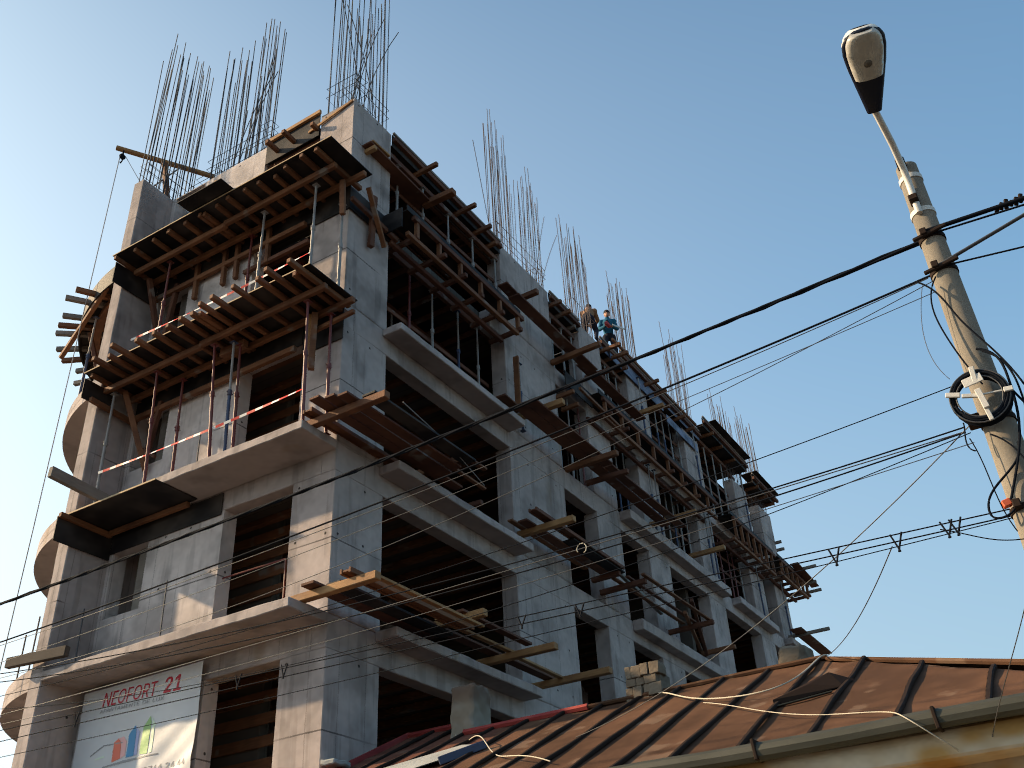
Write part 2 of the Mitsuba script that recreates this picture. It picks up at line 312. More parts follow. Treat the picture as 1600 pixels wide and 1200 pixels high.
# inside: back and cross walls added to keep the bays dark, and columns
part(B, 'interior_wall', cbox((1.6, 4.6, 0), (25.3, 4.8, 17.5), 0.01), 'soffit_shaded')
part(B, 'interior_wall', cbox((3.79, 9.2, 0), (25.4, 9.4, 15.5), 0.01), 'soffit_shaded')
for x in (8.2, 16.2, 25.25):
    part(B, 'interior_wall', cbox((x - .2, 0.4, 0), (x, 4.59, 17.5), 0.01), 'soffit_shaded')
for x, y in ((2.6, 3.3), (5.8, 3.4), (11.5, 3.4), (14.5, 3.4), (20.0, 3.4)):
    part(B, 'interior_column', cbox((x, y, 0), (x + .5, y + .4, 15.5), 0.012), 'concrete')
for s in SL[:4]:
    for k in range(7): part(B, 'slat', cbox((1.24, .95, s + .15 + .36 * k), (1.27, 4.3, s + .33 + .36 * k), .004), 'timber')
# recess wall on the left front: side cheek seen in the window
part(B, 'interior_wall', cbox((1.3, 2.47, 0), (1.5, 5.3, 17.5), 0.01), 'soffit_shaded')

# ------------------------------------------------------------------ reinforcing steel on the column heads
def cage(label, bars, mat, stirrups=(), r=0.0108):
    t = thing('rebar_cage', label, 'rebar', None)
    for (x, y, z0, z1, lx, ly, bend) in bars:
        n = 7; q = np.linspace(0, 1, n)
        pts = np.stack([x + lx * q + bend * q ** 2, y + ly * q ** 1.5, z0 + (z1 - z0) * q], 1)
        part(t, 'bar', tube(pts, r, 5), mat, smooth=True)
    for (x0, x1, y0, y1, z, tilt) in stirrups:
        pts = [(x0, y0, z), (x1, y0, z + tilt), (x1, y1, z + tilt + .02), (x0, y1, z + .02), (x0, y0, z), (x0 + .12, y0 + .02, z)]
        part(t, 'stirrup', tube(np.array(pts), 0.008, 4), mat)
    return t
def ring(x0, x1, y0, y1, n, zt, sp, lean=0.0, seed=0, double=True):
    R = random.Random(seed); out = []
    per = 2 * (x1 - x0 + y1 - y0)
    for i in range(n):
        d = (i + R.uniform(-.25, .25)) / n * per % per
        if d < x1 - x0: x, y = x0 + d, y0
        elif d < x1 - x0 + y1 - y0: x, y = x1, y0 + d - (x1 - x0)
        elif d < 2 * (x1 - x0) + y1 - y0: x, y = x1 - (d - (x1 - x0) - (y1 - y0)), y1
        else: x, y = x0, y1 - (d - 2 * (x1 - x0) - (y1 - y0))
        out.append((x, y, 17.9, zt + R.uniform(-sp, sp), lean + R.uniform(-.06, .06), R.uniform(-.05, .05), R.uniform(-.05, .05)))
    return out
b = ring(0.06, 1.18, 0.06, 0.84, 27, 22.5, 0.7, 0.0, 1)
for (x, y, lx, ly, bend) in ((0.5, .3, .55, -.2, .5), (0.9, .4, -.75, .1, -.2), (0.4, .6, .9, .2, .1), (1.0, .2, -.35, .3, -.5), (.2, .2, .5, 0, .45), (.85, .7, .4, -.1, -.55), (.3, .5, .75, 0, -.1)):
    b.append((x, y, 17.9, 22.0 + rng.uniform(-.4, .5), lx, ly, bend))
cage('dense dark rebar cage with crossing bent bars on the corner column head', b, 'rebar_dark', [(.05, 1.2, .05, .42, 18.55, .0), (.05, 1.2, .05, .42, 18.75, .05), (.05, .45, .05, .85, 18.62, 0), (.05, .45, .05, .85, 18.9, .1)])
b = ring(-0.78, 0.55, 5.40, 5.62, 32, 22.7, 0.55, 0.05, 2)
cage('leftmost dark rebar cage rising from the side wall head by the hoist beam', b, 'rebar_dark', [(-.8, .6, 5.38, 5.64, 18.4, 0), (-.8, .6, 5.38, 5.64, 18.62, 0), (-.6, .6, 5.38, 5.64, 18.85, .05)])
b = ring(0.05, 0.26, 2.52, 3.12, 13, 22.4, 0.6, 0.0, 3) + ring(0.05, 0.26, 3.5, 4.3, 14, 22.1, 0.6, 0.0, 4) + ring(.05, .26, 3.0, 3.6, 8, 20.6, .6, 0, 5)
for (y, ly, bend) in ((3.3, -.6, 0), (3.5, -.85, .1), (3.2, -.55, -.1), (3.7, -.9, .1)):
    b.append((0.15, y, 17.9, 21.2 + rng.uniform(-.3, .6), 0, ly, bend))
cage('second rebar group from the left, two leaning bundles with long horizontal ties', b, 'rebar_dark', [(.04, .28, 2.45, 4.4, 18.5, 0), (.04, .28, 2.45, 4.4, 18.75, 0), (.04, .28, 2.45, 2.8, 18.95, 0), (.04, .28, 4.0, 4.7, 18.35, 0), (.04, .28, 3.9, 4.9, 18.2, 0)])
b = ring(5.64, 6.3, 0.05, 0.33, 17, 22.0, 0.6, -0.02, 6) + ring(6.6, 7.1, .05, .33, 7, 21.4, .5, -.02, 7) + ring(7.45, 7.95, .05, .33, 14, 21.7, .6, 0.05, 8)
b += [(5.6, .1, 17.9, 22.9, -.08, 0, 0), (5.68, .1, 17.9, 23.0, -.03, 0, 0), (5.9, .1, 17.9, 22.8, 0, 0, 0), (5.7, .2, 18.0, 20.6, -1.0, -.3, -.3), (7.9, .2, 17.9, 20.9, .9, -.1, .3), (7.7, .2, 17.9, 21.3, .6, .0, .3)]
cage('rusty thin rebar row on the wide column head, right side, one bar leaning out', b, 'rebar_rust', [(5.58, 8.0, .03, .35, 18.5, .0), (5.58, 8.0, .03, .35, 18.8, .02), (7.6, 8.02, .03, .35, 18.65, 0)], 0.0085)
for (x0, x1, n, zt, sp, lean, lab, st) in ((9.68, 10.75, 24, 21.5, .6, -.02, 'leaning rusty rebar bundle on the column head just left of the two workers', [(9.6, 10.9, .03, .35, 18.9, -.1)]),
        (12.72, 13.85, 26, 21.4, .55, 0.05, 'rusty rebar bundle on the column head just right of the two workers', [(12.65, 14.0, .03, .35, 18.6, 0)]),
        (16.9, 18.1, 20, 21.9, .6, .25, 'rusty rebar bundle crossed by the thick black cable, right roof line', []),
        (21.3, 22.6, 22, 21.4, .5, 0.1, 'second rusty rebar bundle from the far right end of the roof line', []),
        (24.15, 25.3, 20, 22.0, .5, 0.1, 'rusty rebar bundle at the far right end of the roof line', [])):
    b = ring(x0, x1, .05, .33, n, zt, sp, lean, int(x0 * 7))
    b += [(x0 - .02, .1, 17.9, zt + .4, -.25, 0, -.05), (x1, .2, 17.9, zt - .4, .25, 0, .1)]
    cage(lab, b, 'rebar_rust', st, 0.009)

# ------------------------------------------------------------------ steel props
def prop(x, y, z0, z1, mat, label, group=None, lean=(0, 0)):
    t = thing('shoring_prop', label, 'steel prop', group)
    p0 = np.array([x + lean[0], y + lean[1], z0]); p1 = np.array([x, y, z1]); d = p1 - p0
    m = p0 + d * 0.56
    part(t, 'outer_tube', tube([p0, m], 0.030, 8), mat, smooth=40)
    part(t, 'inner_tube', tube([m - d * .02, p1], 0.023, 8), mat if mat != 'steel_blue' else 'steel_grey', smooth=40)
    part(t, 'collar', join(tube([m - d / np.linalg.norm(d) * .07, m + d / np.linalg.norm(d) * .03], 0.042, 8), bar(m + (-.08, 0, -.02), m + (.08, 0, -.02), .014, .014)), mat, smooth=40)
    part(t, 'foot_plate', cbox(p0 - (.06, .06, 0), p0 + (.06, .06, .008), .001), mat); part(t, 'head_plate', cbox(p1 - (.06, .06, .008), p1 + (.06, .06, 0), .001), mat)
    return t
for (y, mat, lab) in ((0.34, 'steel_grey', 'pale steel prop at the right end of the upper left platform'), (1.66, 'steel_grey', 'second pale steel prop from the right under the upper left platform'),
                      (4.28, 'steel_red', 'thin red steel prop at the left end of the upper left platform')):
    prop(-0.57, y, 12.9, 15.30, mat, lab)
prop(-0.2, 2.35, 12.9, 15.30, 'steel_red', 'dark red steel prop in front of the upper grey wall')
prop(-0.2, -0.02, 12.6, 14.9, 'steel_grey', 'thin grey steel prop against the corner column, upper storey')
for (x, y, l, mat, lab) in ((-.76, 3.85, -.16, 'steel_red', 'red steel prop second from the left on the concrete balcony'), (-.76, 2.36, -.24, 'steel_red', 'red steel prop on the concrete balcony left of the blue prop'),
        (-.3, 3.66, -.1, 'steel_red', 'dark red steel prop close to the grey wall on the balcony'), (-.62, 2.02, -.1, 'steel_blue', 'dark blue steel prop on the concrete balcony'),
        (-.5, 1.98, -.12, 'steel_red', 'red steel prop just right of the blue prop on the balcony'), (-.76, 0.14, -.08, 'steel_red', 'red steel prop at the right end of the balcony by the corner column'),
        (-.25, 0.06, -.04, 'steel_red', 'red steel prop standing close against the corner column'), (-.7, 5.1, -.04, 'steel_grey', 'grey steel prop at the left end of the balcony by the side wall')):
    prop(x, y, 9.86, 12.30, mat, lab, lean=(0, l))

# ------------------------------------------------------------------ balcony formwork, left front
def sheet(poly, z, th=0.02):
    return prism(poly, z, z + th)
def formwork(name_label, z, x_out, ys, tips, jl, yr, ledgers, extra_sheet=None, side=True):
    t = thing('balcony_formwork', name_label, 'formwork')
    y0, y1 = yr
    n = 3
    for k in range(n):
        a, c = y0 + (y1 - y0) * k / n, y0 + (y1 - y0) * (k + 1) / n
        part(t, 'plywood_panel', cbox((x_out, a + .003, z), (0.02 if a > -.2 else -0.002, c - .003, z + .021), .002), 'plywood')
    part(t, 'edge_strip', cbox((x_out - .012, y0, z + .001), (x_out - .001, y1, z + .024), .001), 'ply_edge')
    for y, tip in zip(ys, tips):
        w = .08 + .02 * rng.random()
        part(t, 'joist', bar((tip, y, z - .055 - .004 * rng.random()), (min(0.15, tip + jl), y + rng.uniform(-.02, .02), z - .055), w, .098, .012), 'timber')
    for (x, a, c, h) in ledgers:
        part(t, 'ledger', bar((x, a, z - .165 - h), (x, c, z - .165 - h), .09, .12, .012), 'timber')
    return t
t = formwork('upper timber balcony formwork on the left front, dark plywood over short joists', 15.54, -1.20, [4.74, 4.2, 3.75, 3.3, 2.9, 2.80, 2.43, 2.1, 1.67, 1.32, 0.95, 0.62, 0.18, -.15],
             [-1.14, -1.14, -1.15, -1.13, -1.13, -1.10, -1.13, -1.17, -1.15, -1.14, -1.08, -1.16, -1.2, -1.17], 1.3, (-0.55, 5.34), [(-.72, -.27, 2.6, 0), (-.70, 2.55, 5.2, .02), (-.24, -.58, 2.4, 0), (-.26, 2.3, 5.25, .01)])
part(t, 'plywood_panel', cbox((-1.53, 1.92, 15.585), (-0.9, 3.10, 15.606), .002), 'plywood', label='dark plywood sheet lying loose over the platform edge')
part(t, 'side_panel', cbox((-1.12, 5.30, 14.93), (-0.03, 5.322, 15.44), .002), 'plywood')
part(t, 'joist', bar((-1.2, 5.26, 15.48), (0.0, 5.26, 15.46), .07, .09), 'timber')
part(t, 'brace', bar((-.45, 5.05, 15.3), (-.10, 4.98, 14.1), .10, .10), 'timber_red'); part(t, 'brace', bar((-.06, 4.6, 15.2), (-.06, 4.75, 13.9), .10, .10), 'timber_red')
part(t, 'beam_panel', cbox((-.028, 0.92, 15.06), (-.006, 5.29, 15.535), .002), 'plywood')
part(t, 'waler', bar((-.10, 1.0, 15.02), (-.10, 5.2, 15.02), .09, .11), 'timber'); part(t, 'waler', bar((-.08, .9, 14.55), (-.08, 2.6, 14.55), .08, .09), 'timber_red')
for y in (3.2, 2.85, 2.0, 4.0): part(t, 'strut', bar((-.09, y, 15.45), (-.09, y - .03, 14.5), .09, .09), 'timber')
part(t, 'strut', bar((-.35, -.12, 15.35), (-.28, -.1, 14.55), .10, .08), 'timber')
part(t, 'beam_panel', cbox((-.03, -.045, 14.95), (1.3, -.022, 15.52), .002), 'plywood'); part(t, 'beam_panel', cbox((-.03, -.02, 14.95), (-.008, .9, 15.52), .002), 'plywood')
part(t, 'brace', bar((.05, -.42, 15.32), (.95, -.12, 14.6), .09, .09), 'timber'); part(t, 'strut', bar((.55, -.16, 15.6), (.56, -.1, 14.35), .11, .10), 'timber_red')
part(t, 'waler', bar((-.1, -.15, 15.08), (1.35, -.12, 15.05), .08, .10), 'timber_red')
t = formwork('lower timber balcony formwork on the left front, long joists poking out over the tape', 12.59, -1.25, [4.73, 4.42, 4.11, 3.63, 3.21, 2.84, 2.5, 2.23, 2.12, 1.91, 1.6, 1.1, 0.61, 0.32, 0.02, -.14],
             [-1.55, -1.45, -1.65, -1.5, -1.47, -1.48, -1.5, -1.48, -1.4, -1.6, -1.62, -1.62, -1.54, -1.64, -1.27, -1.58], 1.55, (-0.32, 5.36), [(-.80, -.30, 2.7, 0), (-.78, 2.65, 5.3, .02), (-.24, -.44, 2.3, 0), (-.26, 2.2, 5.2, .015)])
part(t, 'side_panel', cbox((-1.25, 5.30, 12.04), (-0.6, 5.322, 12.47), .002), 'plywood'); part(t, 'joist', bar((-1.1, 5.24, 12.05), (0.0, 5.24, 12.0), .08, .10), 'timber')
part(t, 'joist', bar((-1.2, 5.2, 12.53), (0.0, 5.2, 12.52), .07, .09), 'timber')
part(t, 'brace', bar((-.55, 5.0, 12.4), (-.10, 4.6, 10.75), .10, .10), 'timber'); part(t, 'brace', bar((-.10, 4.45, 12.2), (-.10, 4.62, 11.2), .09, .09), 'timber_red')
part(t, 'beam_panel', cbox((-.028, 0.92, 12.14), (-.006, 5.28, 12.58), .002), 'plywood')
part(t, 'waler', bar((-.10, 1.0, 12.05), (-.10, 5.2, 12.05), .09, .11), 'timber'); part(t, 'brace', bar((-.16, 4.7, 11.2), (-.16, 4.3, 10.9), .06, .06), 'timber_red')
part(t, 'strut', bar((-.35, .35, 12.4), (-.3, .4, 11.25), .11, .09), 'timber'); part(t, 'strut', bar((-.35, .46, 12.4), (-.3, .5, 11.35), .09, .09), 'timber_pale')
part(t, 'beam_panel', cbox((-.03, -.03, 11.9), (-.008, .9, 12.58), .002), 'plywood'); part(t, 'ledger', bar((-.2, -.42, 12.2), (-.2, .5, 12.15), .07, .08), 'timber')
part(t, 'ledger', bar((-.45, 1.9, 12.33), (-.45, 2.5, 12.33), .12, .16), 'timber')
# remains of formwork under the middle balcony, left end
t = thing('balcony_formwork', 'dark plywood left under the left end of the middle concrete balcony', 'formwork')
part(t, 'plywood_panel', cbox((-1.03, 3.05, 9.665), (-0.1, 5.32, 9.688), .002), 'plywood'); part(t, 'edge_strip', cbox((-1.045, 3.05, 9.67), (-1.031, 5.32, 9.70), .002), 'ply_edge')
part(t, 'side_panel', cbox((-1.2, 5.30, 9.14), (-0.02, 5.322, 9.6), .002), 'plywood'); part(t, 'ledger', bar((-.16, 3.2, 9.6), (-.16, 5.2, 9.6), .08, .09), 'timber')
part(t, 'joist', bar((-1.2, 5.25, 9.61), (-.1, 5.25, 9.59), .08, .09), 'timber'); part(t, 'beam_panel', cbox((-.028, 2.5, 9.25), (-.008, 5.29, 9.66), .002), 'plywood')
solo('board', bar((-1.72, 5.0, 10.16), (-0.36, 5.05, 10.10), .10, .20), 'timber_grey', 'grey board sticking out to the left above the middle balcony', 'board')
solo('board', bar((-1.05, 6.05, 7.16), (-.92, 4.7, 7.12), .10, .17), 'soffit_shaded', 'dark board lying across the left end of the lowest balcony', 'board')

# warning tape
def tapeband(p, q, sag, label):
    p, q = np.array(p, float), np.array(q, float); n = 40; s = np.linspace(0, 1, n)[:, None]
    c = p + (q - p) * s - np.array([0, 0, 1]) * sag * 4 * s * (1 - s)
    tw = 0.9 * np.sin(s[:, 0] * 9 + p[1]) * 0.5
    d = np.stack([np.sin(tw), 0 * tw, np.cos(tw)], 1) * .021
    e = np.array([.003, 0, 0])
    v = np.vstack([c + d, c - d, c + d + e, c - d + e]); i = np.arange(n - 1)
    def qd(a, b_, c_, d_): return np.vstack([np.stack([a, b_, c_], 1), np.stack([a, c_, d_], 1)])
    f = np.vstack([qd(i, i + 1, i + n + 1, i + n), qd(i + 2*n, i + 3*n, i + 3*n + 1, i + 2*n + 1), qd(i, i + 2*n, i + 2*n + 1, i + 1), qd(i + n, i + n + 1, i + 3*n + 1, i + 3*n)])
    solo('warning_tape', (v, f), 'tape', label, 'barrier tape', smooth=False)
tapeband((-.62, 5.05, 13.62), (-.62, 0.34, 13.6), .05, 'red and white barrier tape along the lower left platform')
tapeband((-.75, 5.06, 10.56), (-.75, 0.10, 10.52), .05, 'red and white barrier tape strung along the middle concrete balcony')
solo('guard_rail', join(tube([(.12, 2.44, 8.12), (.12, 1.05, 8.10)], .014, 6), tube([(.12, 1.05, 8.10), (.12, 1.03, 6.94)], .014, 6)), 'steel_red', 'thin red rail in the dark opening above the lowest balcony', 'rail')

# ------------------------------------------------------------------ curved formwork at the left corner
t = thing('curved_formwork', 'rounded formwork at the left corner with timber ends sticking out radially', 'formwork')
z = 15.54
part(t, 'plywood_panel', prism(arc(RR + .12, a_start, a_end) + arc(RR - 1.3, a_end, a_start), z - .021, z), 'plywood', smooth=20)
part(t, 'curved_fascia', prism(arc(RR + .15, a_start, a_end) + arc(RR + .121, a_end, a_start), z - .25, z + .22), 'plywood', smooth=20)
part(t, 'curved_beam', prism(arc(RR - .15, a_start, a_end) + arc(RR - .32, a_end, a_start), z - .28, z - .13), 'timber', smooth=20)
for i, a in enumerate(np.linspace(math.pi - .30, math.pi / 2 + .15, 12)):
    o = RR + .45 + .35 * rng.random(); a += rng.uniform(-.03, .03)
    part(t, 'joist', bar((CX + o * math.cos(a), CY + o * math.sin(a), z - .08), (CX + (RR - 1.2) * math.cos(a + .1), CY + (RR - 1.2) * math.sin(a + .1), z - .075), .10, .11), 'timber_grey' if i % 3 else 'timber')
part(t, 'brace', bar((-.62, 6.2, 15.5), (-.45, 7.6, 14.3), .09, .09), 'timber'); part(t, 'brace', bar((.1, 7.6, 15.3), (.3, 7.2, 14.0), .09, .09), 'timber_red')
prop(-.22, 6.98, 12.97, 15.26, 'steel_blue', 'slim dark prop standing at the rounded corner on the far left')
# thin railings of bars on the lowest curved balcony
for (x, y, h, w_) in ((-.55, 6.2, 1.05, 'taller'), (-.35, 6.8, .9, 'shorter')):
    solo('railing_post', tube([(x, y, 7.1), (x, y, 7.1 + h)], .014, 6), 'rebar_dark', f'{w_} of two thin dark steel posts on the lowest rounded balcony, far left', 'post', 'posts on the lowest rounded balcony')
for (y, z, x, w_) in ((2.9, 6.93, -.6, 'before the sunlit wall patch on the lowest left balcony'), (4.9, 6.93, -.6, 'at the left end of the lowest left balcony'), (2.95, 9.85, -.3, 'on the middle left balcony between red props')):
    solo('starter_bar', tube([(x, y, z - .02), (x, y + .02, z + 1.05)], .012, 6), 'rebar_dark', f'thin upright steel bar {w_}', 'steel bar', 'upright bars on the left balconies')

# ------------------------------------------------------------------ walkways of planks on outriggers, right front
def walkway(label, outs, planks):
    t = thing('plank_walkway', label, 'walkway')
    for (x, ya, yb, z, w, h, m) in outs:
        part(t, 'outrigger', bar((x, ya, z), (x + rng.uniform(-.02, .02), yb, z + rng.uniform(-.015, .015)), w, h, .01), m)
    for (kind, x0, x1, y, z, w, m) in planks:
        dz = rng.uniform(-.008, .008); y2 = y + rng.uniform(-.03, .03)
        if kind == 'H':
            n = part(t, 'beam', hbeam((x0, y, z + .04), (x1, y2, z + .04), True), m)
        else:
            n = part(t, 'plank', bar((x0, y, z + dz), (x1, y2, z - dz), w, .045, .006), m)
    return t
O = 'timber_pale'
walkway('walkway of loose planks and I-beams beside the corner column, middle level', [(-.57, .28, -1.5, 9.9, .13, .13, 'timber'), (2.17, .02, -1.15, 10.12, .13, .13, 'timber'), (3.6, 0, -.5, 10.0, .1, .1, 'timber_red')],
        [('H', -.80, 3.2, -.06, 9.98, .2, 'timber'), ('P', -1.03, 2.9, -.40, 10.02, .20, 'timber_red'), ('P', -.92, 2.3, -.62, 10.02, .19, 'timber_red'), ('P', -.9, 2.2, -.86, 9.99, .2, 'timber_red'), ('P', -.62, 2.2, -1.15, 10.02, .26, 'plywood'), ('P', -.95, 2.7, -.33, 10.08, .12, 'timber'), ('P', 1.7, 3.5, -.62, 10.2, .08, 'timber'), ('P', 1.6, 2.9, -1.0, 10.22, .10, 'timber')])
solo('guard_wire', tube([(.0, -1.35, 10.1), (1.5, -1.2, 10.05), (2.9, -1.0, 9.9)], .010, 5), 'rope', 'thin pale wire along the edge of the middle plank walkway', 'wire')
walkway('walkway of pale timbers beside the corner column, lowest level', [(-.56, .18, -1.40, 6.98, .13, .12, O), (2.19, .0, -1.38, 7.22, .13, .12, O), (4.0, .0, -1.64, 7.1, .14, .12, O), (5.95, .0, -1.68, 7.12, .14, .12, O)],
        [('P', -.78, 2.3, -.28, 7.08, .24, 'timber_red'), ('H', -.72, 2.4, -.92, 7.08, .2, 'timber'), ('P', -.55, 2.3, -.56, 7.07, .26, 'plywood'), ('P', -.5, 2.3, -1.22, 7.06, .09, 'timber_pale'), ('P', 1.8, 4.1, -.70, 7.18, .10, 'timber_pale'), ('P', 4.0, 6.0, -.66, 7.17, .10, 'timber_pale'), ('P', 1.8, 6.1, -.36, 7.22, .2, 'timber_red'), ('P', 2.0, 4.2, -1.0, 7.3, .14, 'timber_red')])
walkway('walkway with one orange outrigger in front of the wide column, middle level', [(5.74, .0, -1.32, 10.22, .14, .13, 'timber_pale'), (9.0, .0, -.72, 10.25, .12, .12, 'timber_red')],
        [('H', 5.15, 9.1, -.70, 10.34, .2, 'timber_red'), ('P', 5.15, 8.4, -.16, 10.3, .12, 'timber'), ('P', 5.3, 9.2, -.36, 10.3, .22, 'timber_red'), ('P', 6.8, 9.2, -.5, 10.32, .5, 'plywood')])
walkway('dark tangle of planks and poles on the middle level beyond the second balcony', [(9.6, .1, -1.08, 10.15, .12, .12, 'timber_red'), (13.3, .05, -1.25, 10.15, .12, .12, 'timber_red'), (15.58, .05, -.95, 10.15, .12, .12, 'timber')],
        [('P', 9.4, 13.5, -1.1, 10.26, .10, 'timber'), ('P', 9.2, 13.2, -.45, 10.26, .10, 'timber'), ('P', 9.3, 13.3, -.75, 10.26, .09, 'timber_red')])
for (a, c, m, w_) in (((12.4, -.85, 10.25), (15.4, -.02, 10.2), 'timber', 'brown'), ((12.6, -1.0, 10.6), (15.6, -.1, 10.1), 'timber_red', 'dark red brown'), ((9.3, -.6, 10.35), (12.2, -.3, 10.3), 'timber_grey', 'grey')):
    solo('timber_pole', bar(a, c, .09, .09), m, f'loose {w_} timber slanting across the planks on the middle level, right front', 'timber', 'loose slanting timbers, right front')
walkway('wide reddish walkway in front of the wide column below the small blue board', [(5.93, .0, -1.22, 13.14, .14, .14, 'timber_pale'), (8.18, .02, -1.38, 12.80, .13, .13, 'timber'), (9.23, .02, -1.14, 12.86, .12, .12, 'timber_red'), (13.0, .02, -1.37, 13.12, .13, .13, 'timber_pale'), (15.62, .0, -1.14, 13.06, .13, .13, 'timber_pale')],
        [('P', 5.35, 9.3, -.42, 13.05, .30, 'timber_red'), ('P', 5.4, 9.0, -.72, 13.05, .27, 'timber_red'), ('P', 9.0, 13.2, -.40, 13.08, .28, 'timber_red'), ('P', 9.1, 13.6, -.68, 13.08, .24, 'timber_red'), ('P', 5.0, 5.8, -.18, 13.2, .24, 'timber_red')])
walkway('long dark walkway high on the wide column under the roof edge', [(5.8, .0, -.88, 16.28, .13, .13, 'timber'), (7.89, .0, -1.40, 15.72, .13, .13, 'timber'), (9.81, .0, -.74, 16.28, .12, .12, 'timber_red'), (12.49, .0, -1.10, 16.36, .12, .12, 'timber_pale')],
        [('P', 5.35, 9.3, -.46, 16.05, .30, 'timber_red'), ('P', 9.0, 12.6, -.30, 16.2, .30, 'timber_red'), ('P', 5.0, 5.7, -.38, 16.22, .26, 'timber_red')])
walkway('broad plank deck at the corner column just under the roof edge', [(.42, .42, -.26, 16.82, .10, .10, 'timber_pale'), (2.43, .0, -.80, 16.90, .16, .14, 'timber')],
        [('P', .3, 2.5, -.10, 16.91, .26, 'timber_red'), ('P', .3, 2.5, .155, 16.91, .24, 'timber_red'), ('P', .35, .9, -.20, 16.98, .10, 'timber_pale')])
solo('board', bar((5.56, -.3, 14.5), (5.58, -.28, 13.1), .14, .05, up=(1, 0, 0)), 'timber', 'upright orange board leaning on the wide column, right front', 'board')

# ------------------------------------------------------------------ roof level and slab formwork, right front
def bay_forms(label, z, x0, x1, y, joists, props, dark=True, colour='plywood', edge=True):
    """formwork of one bay along the right front: side panel, edge batten, walers, joists with their ends poking out"""
    t = thing('slab_formwork', label, 'formwork')
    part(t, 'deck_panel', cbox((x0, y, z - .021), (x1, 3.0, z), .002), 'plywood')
    part(t, 'side_panel', cbox((x0, y - .024, z - .05), (x1, y - .002, z + .30), .002), colour)
    if edge: part(t, 'edge_batten', bar((x0, y - .05, z + .33), (x1, y - .05, z + .33), .05, .06, .004), 'timber_grey')
    part(t, 'waler', bar((x0, y - .07, z + .14), (x1, y - .07, z + .14), .09, .11), 'timber_red')
    part(t, 'ledger', bar((x0 + .02, .28, z - .20), (x1 - .02, .28, z - .20), .09, .13), 'timber_red')
    part(t, 'ledger', bar((x0 + .02, 1.4, z - .20), (x1 - .02, 1.4, z - .20), .09, .13), 'timber_red')
    for (x, tip) in joists:
        part(t, 'joist', bar((x, tip, z - .075), (x + .02, 2.9, z - .08), .09, .11, .01), 'timber')
    return t
bay_forms('roof edge formwork between the corner column and the wide column', 17.75, 1.25, 5.58, .0, [(2.2, -.54), (3.0, .1), (3.76, -.52), (4.57, -.42), (5.15, -.2), (1.5, .1)], None)
bay_forms('roof edge formwork between the wide column and the next column', 17.75, 8.01, 9.63, .0, [(8.1, -.34), (8.62, -.33), (9.3, -.1)], None)
bay_forms('roof edge formwork beneath the two workers', 17.98, 10.96, 12.64, .0, [(11.1, -.6), (11.6, -.6), (12.3, -.2)], None, colour='plywood_sky_sheen')
t = bay_forms('long roof edge formwork right of the workers with side boards coloured by sky sheen', 18.24, 12.3, 18.3, -.03, [(13.9, -.55), (14.6, -.5), (15.5, -.2), (16.4, -.35), (17.3, -.3)], None, colour='plywood_sky_sheen')
part(t, 'side_panel', cbox((11.5, -.075, 17.85), (15.2, -.055, 18.18), .002), 'plywood_sky_sheen'); part(t, 'side_panel', cbox((15.4, -.075, 17.55), (17.9, -.055, 17.85), .002), 'plywood_sky_sheen')
part(t, 'edge_batten', bar((11.7, -.12, 18.62), (18.0, -.12, 18.66), .06, .09), 'timber')
t = bay_forms('raised dark roof formwork near the far right end', 18.75, 18.3, 22.5, -.25, [(18.9, -.4), (20.0, -.3), (21.2, -.3)], None); part(t, 'plywood_panel', cbox((18.9, -.55, 19.15), (22.4, .2, 19.17), .002), 'plywood')
t = bay_forms('dark roof formwork at the far right corner', 18.62, 23.2, 25.7, -.2, [(23.6, -.3), (24.6, -.3), (25.4, -.3)], None); part(t, 'plywood_panel', cbox((23.2, -.45, 19.0), (25.8, .2, 19.02), .002), 'plywood')
part(t, 'joist', bar((23.3, -.3, 18.8), (25.9, -.3, 18.8), .1, .12), 'timber_red')
# left front roof edge, between the corner column and the wall
t = thing('slab_formwork', 'short roof edge formwork on the left front beside the corner column', 'formwork')
part(t, 'side_panel', cbox((-.02, .92, 17.5), (.0, 2.43, 18.2), .002), 'plywood'); part(t, 'edge_batten', bar((-.05, .88, 18.16), (-.05, 2.44, 18.12), .06, .10), 'timber_pale'); part(t, 'deck_panel', cbox((.01, .92, 17.6), (2.4, 2.44, 17.62), .002), 'plywood')
part(t, 'ledger', bar((.12, .93, 17.5), (.12, 2.43, 17.5), .08, .1), 'timber_red'); part(t, 'sky_block_panel', cbox((1.0, .92, 15.8), (1.02, 2.44, 17.6), .002), 'plywood')  # upright panel behind is added to stop sky showing through the opening
for (y, tip) in ((2.08, -.36), (1.61, -.38), (.98, -.2)): part(t, 'joist', bar((tip, y, 17.72), (2.2, y, 17.68), .09, .10), 'timber')
solo('board', bar((-.04, 1.2, 17.72), (-.03, 0.02, 17.98), .03, .07), 'timber_pale', 'pale batten slanting across the top of the corner column', 'board')
solo('board', bar((-.3, 3.62, 17.45), (.0, 3.6, 17.4), .10, .09), 'timber_pale', 'short pale timber end against the upper left wall', 'board')

t = thing('roof_deck', 'dark plywood deck carrying the roof slab, seen from below through the top openings', 'formwork')
for k in range(10): part(t, 'plywood_panel', cbox((.33 + 2.5 * k, .40, 17.775), (2.80 + 2.5 * k, 5.3, 17.80), .002), 'plywood')
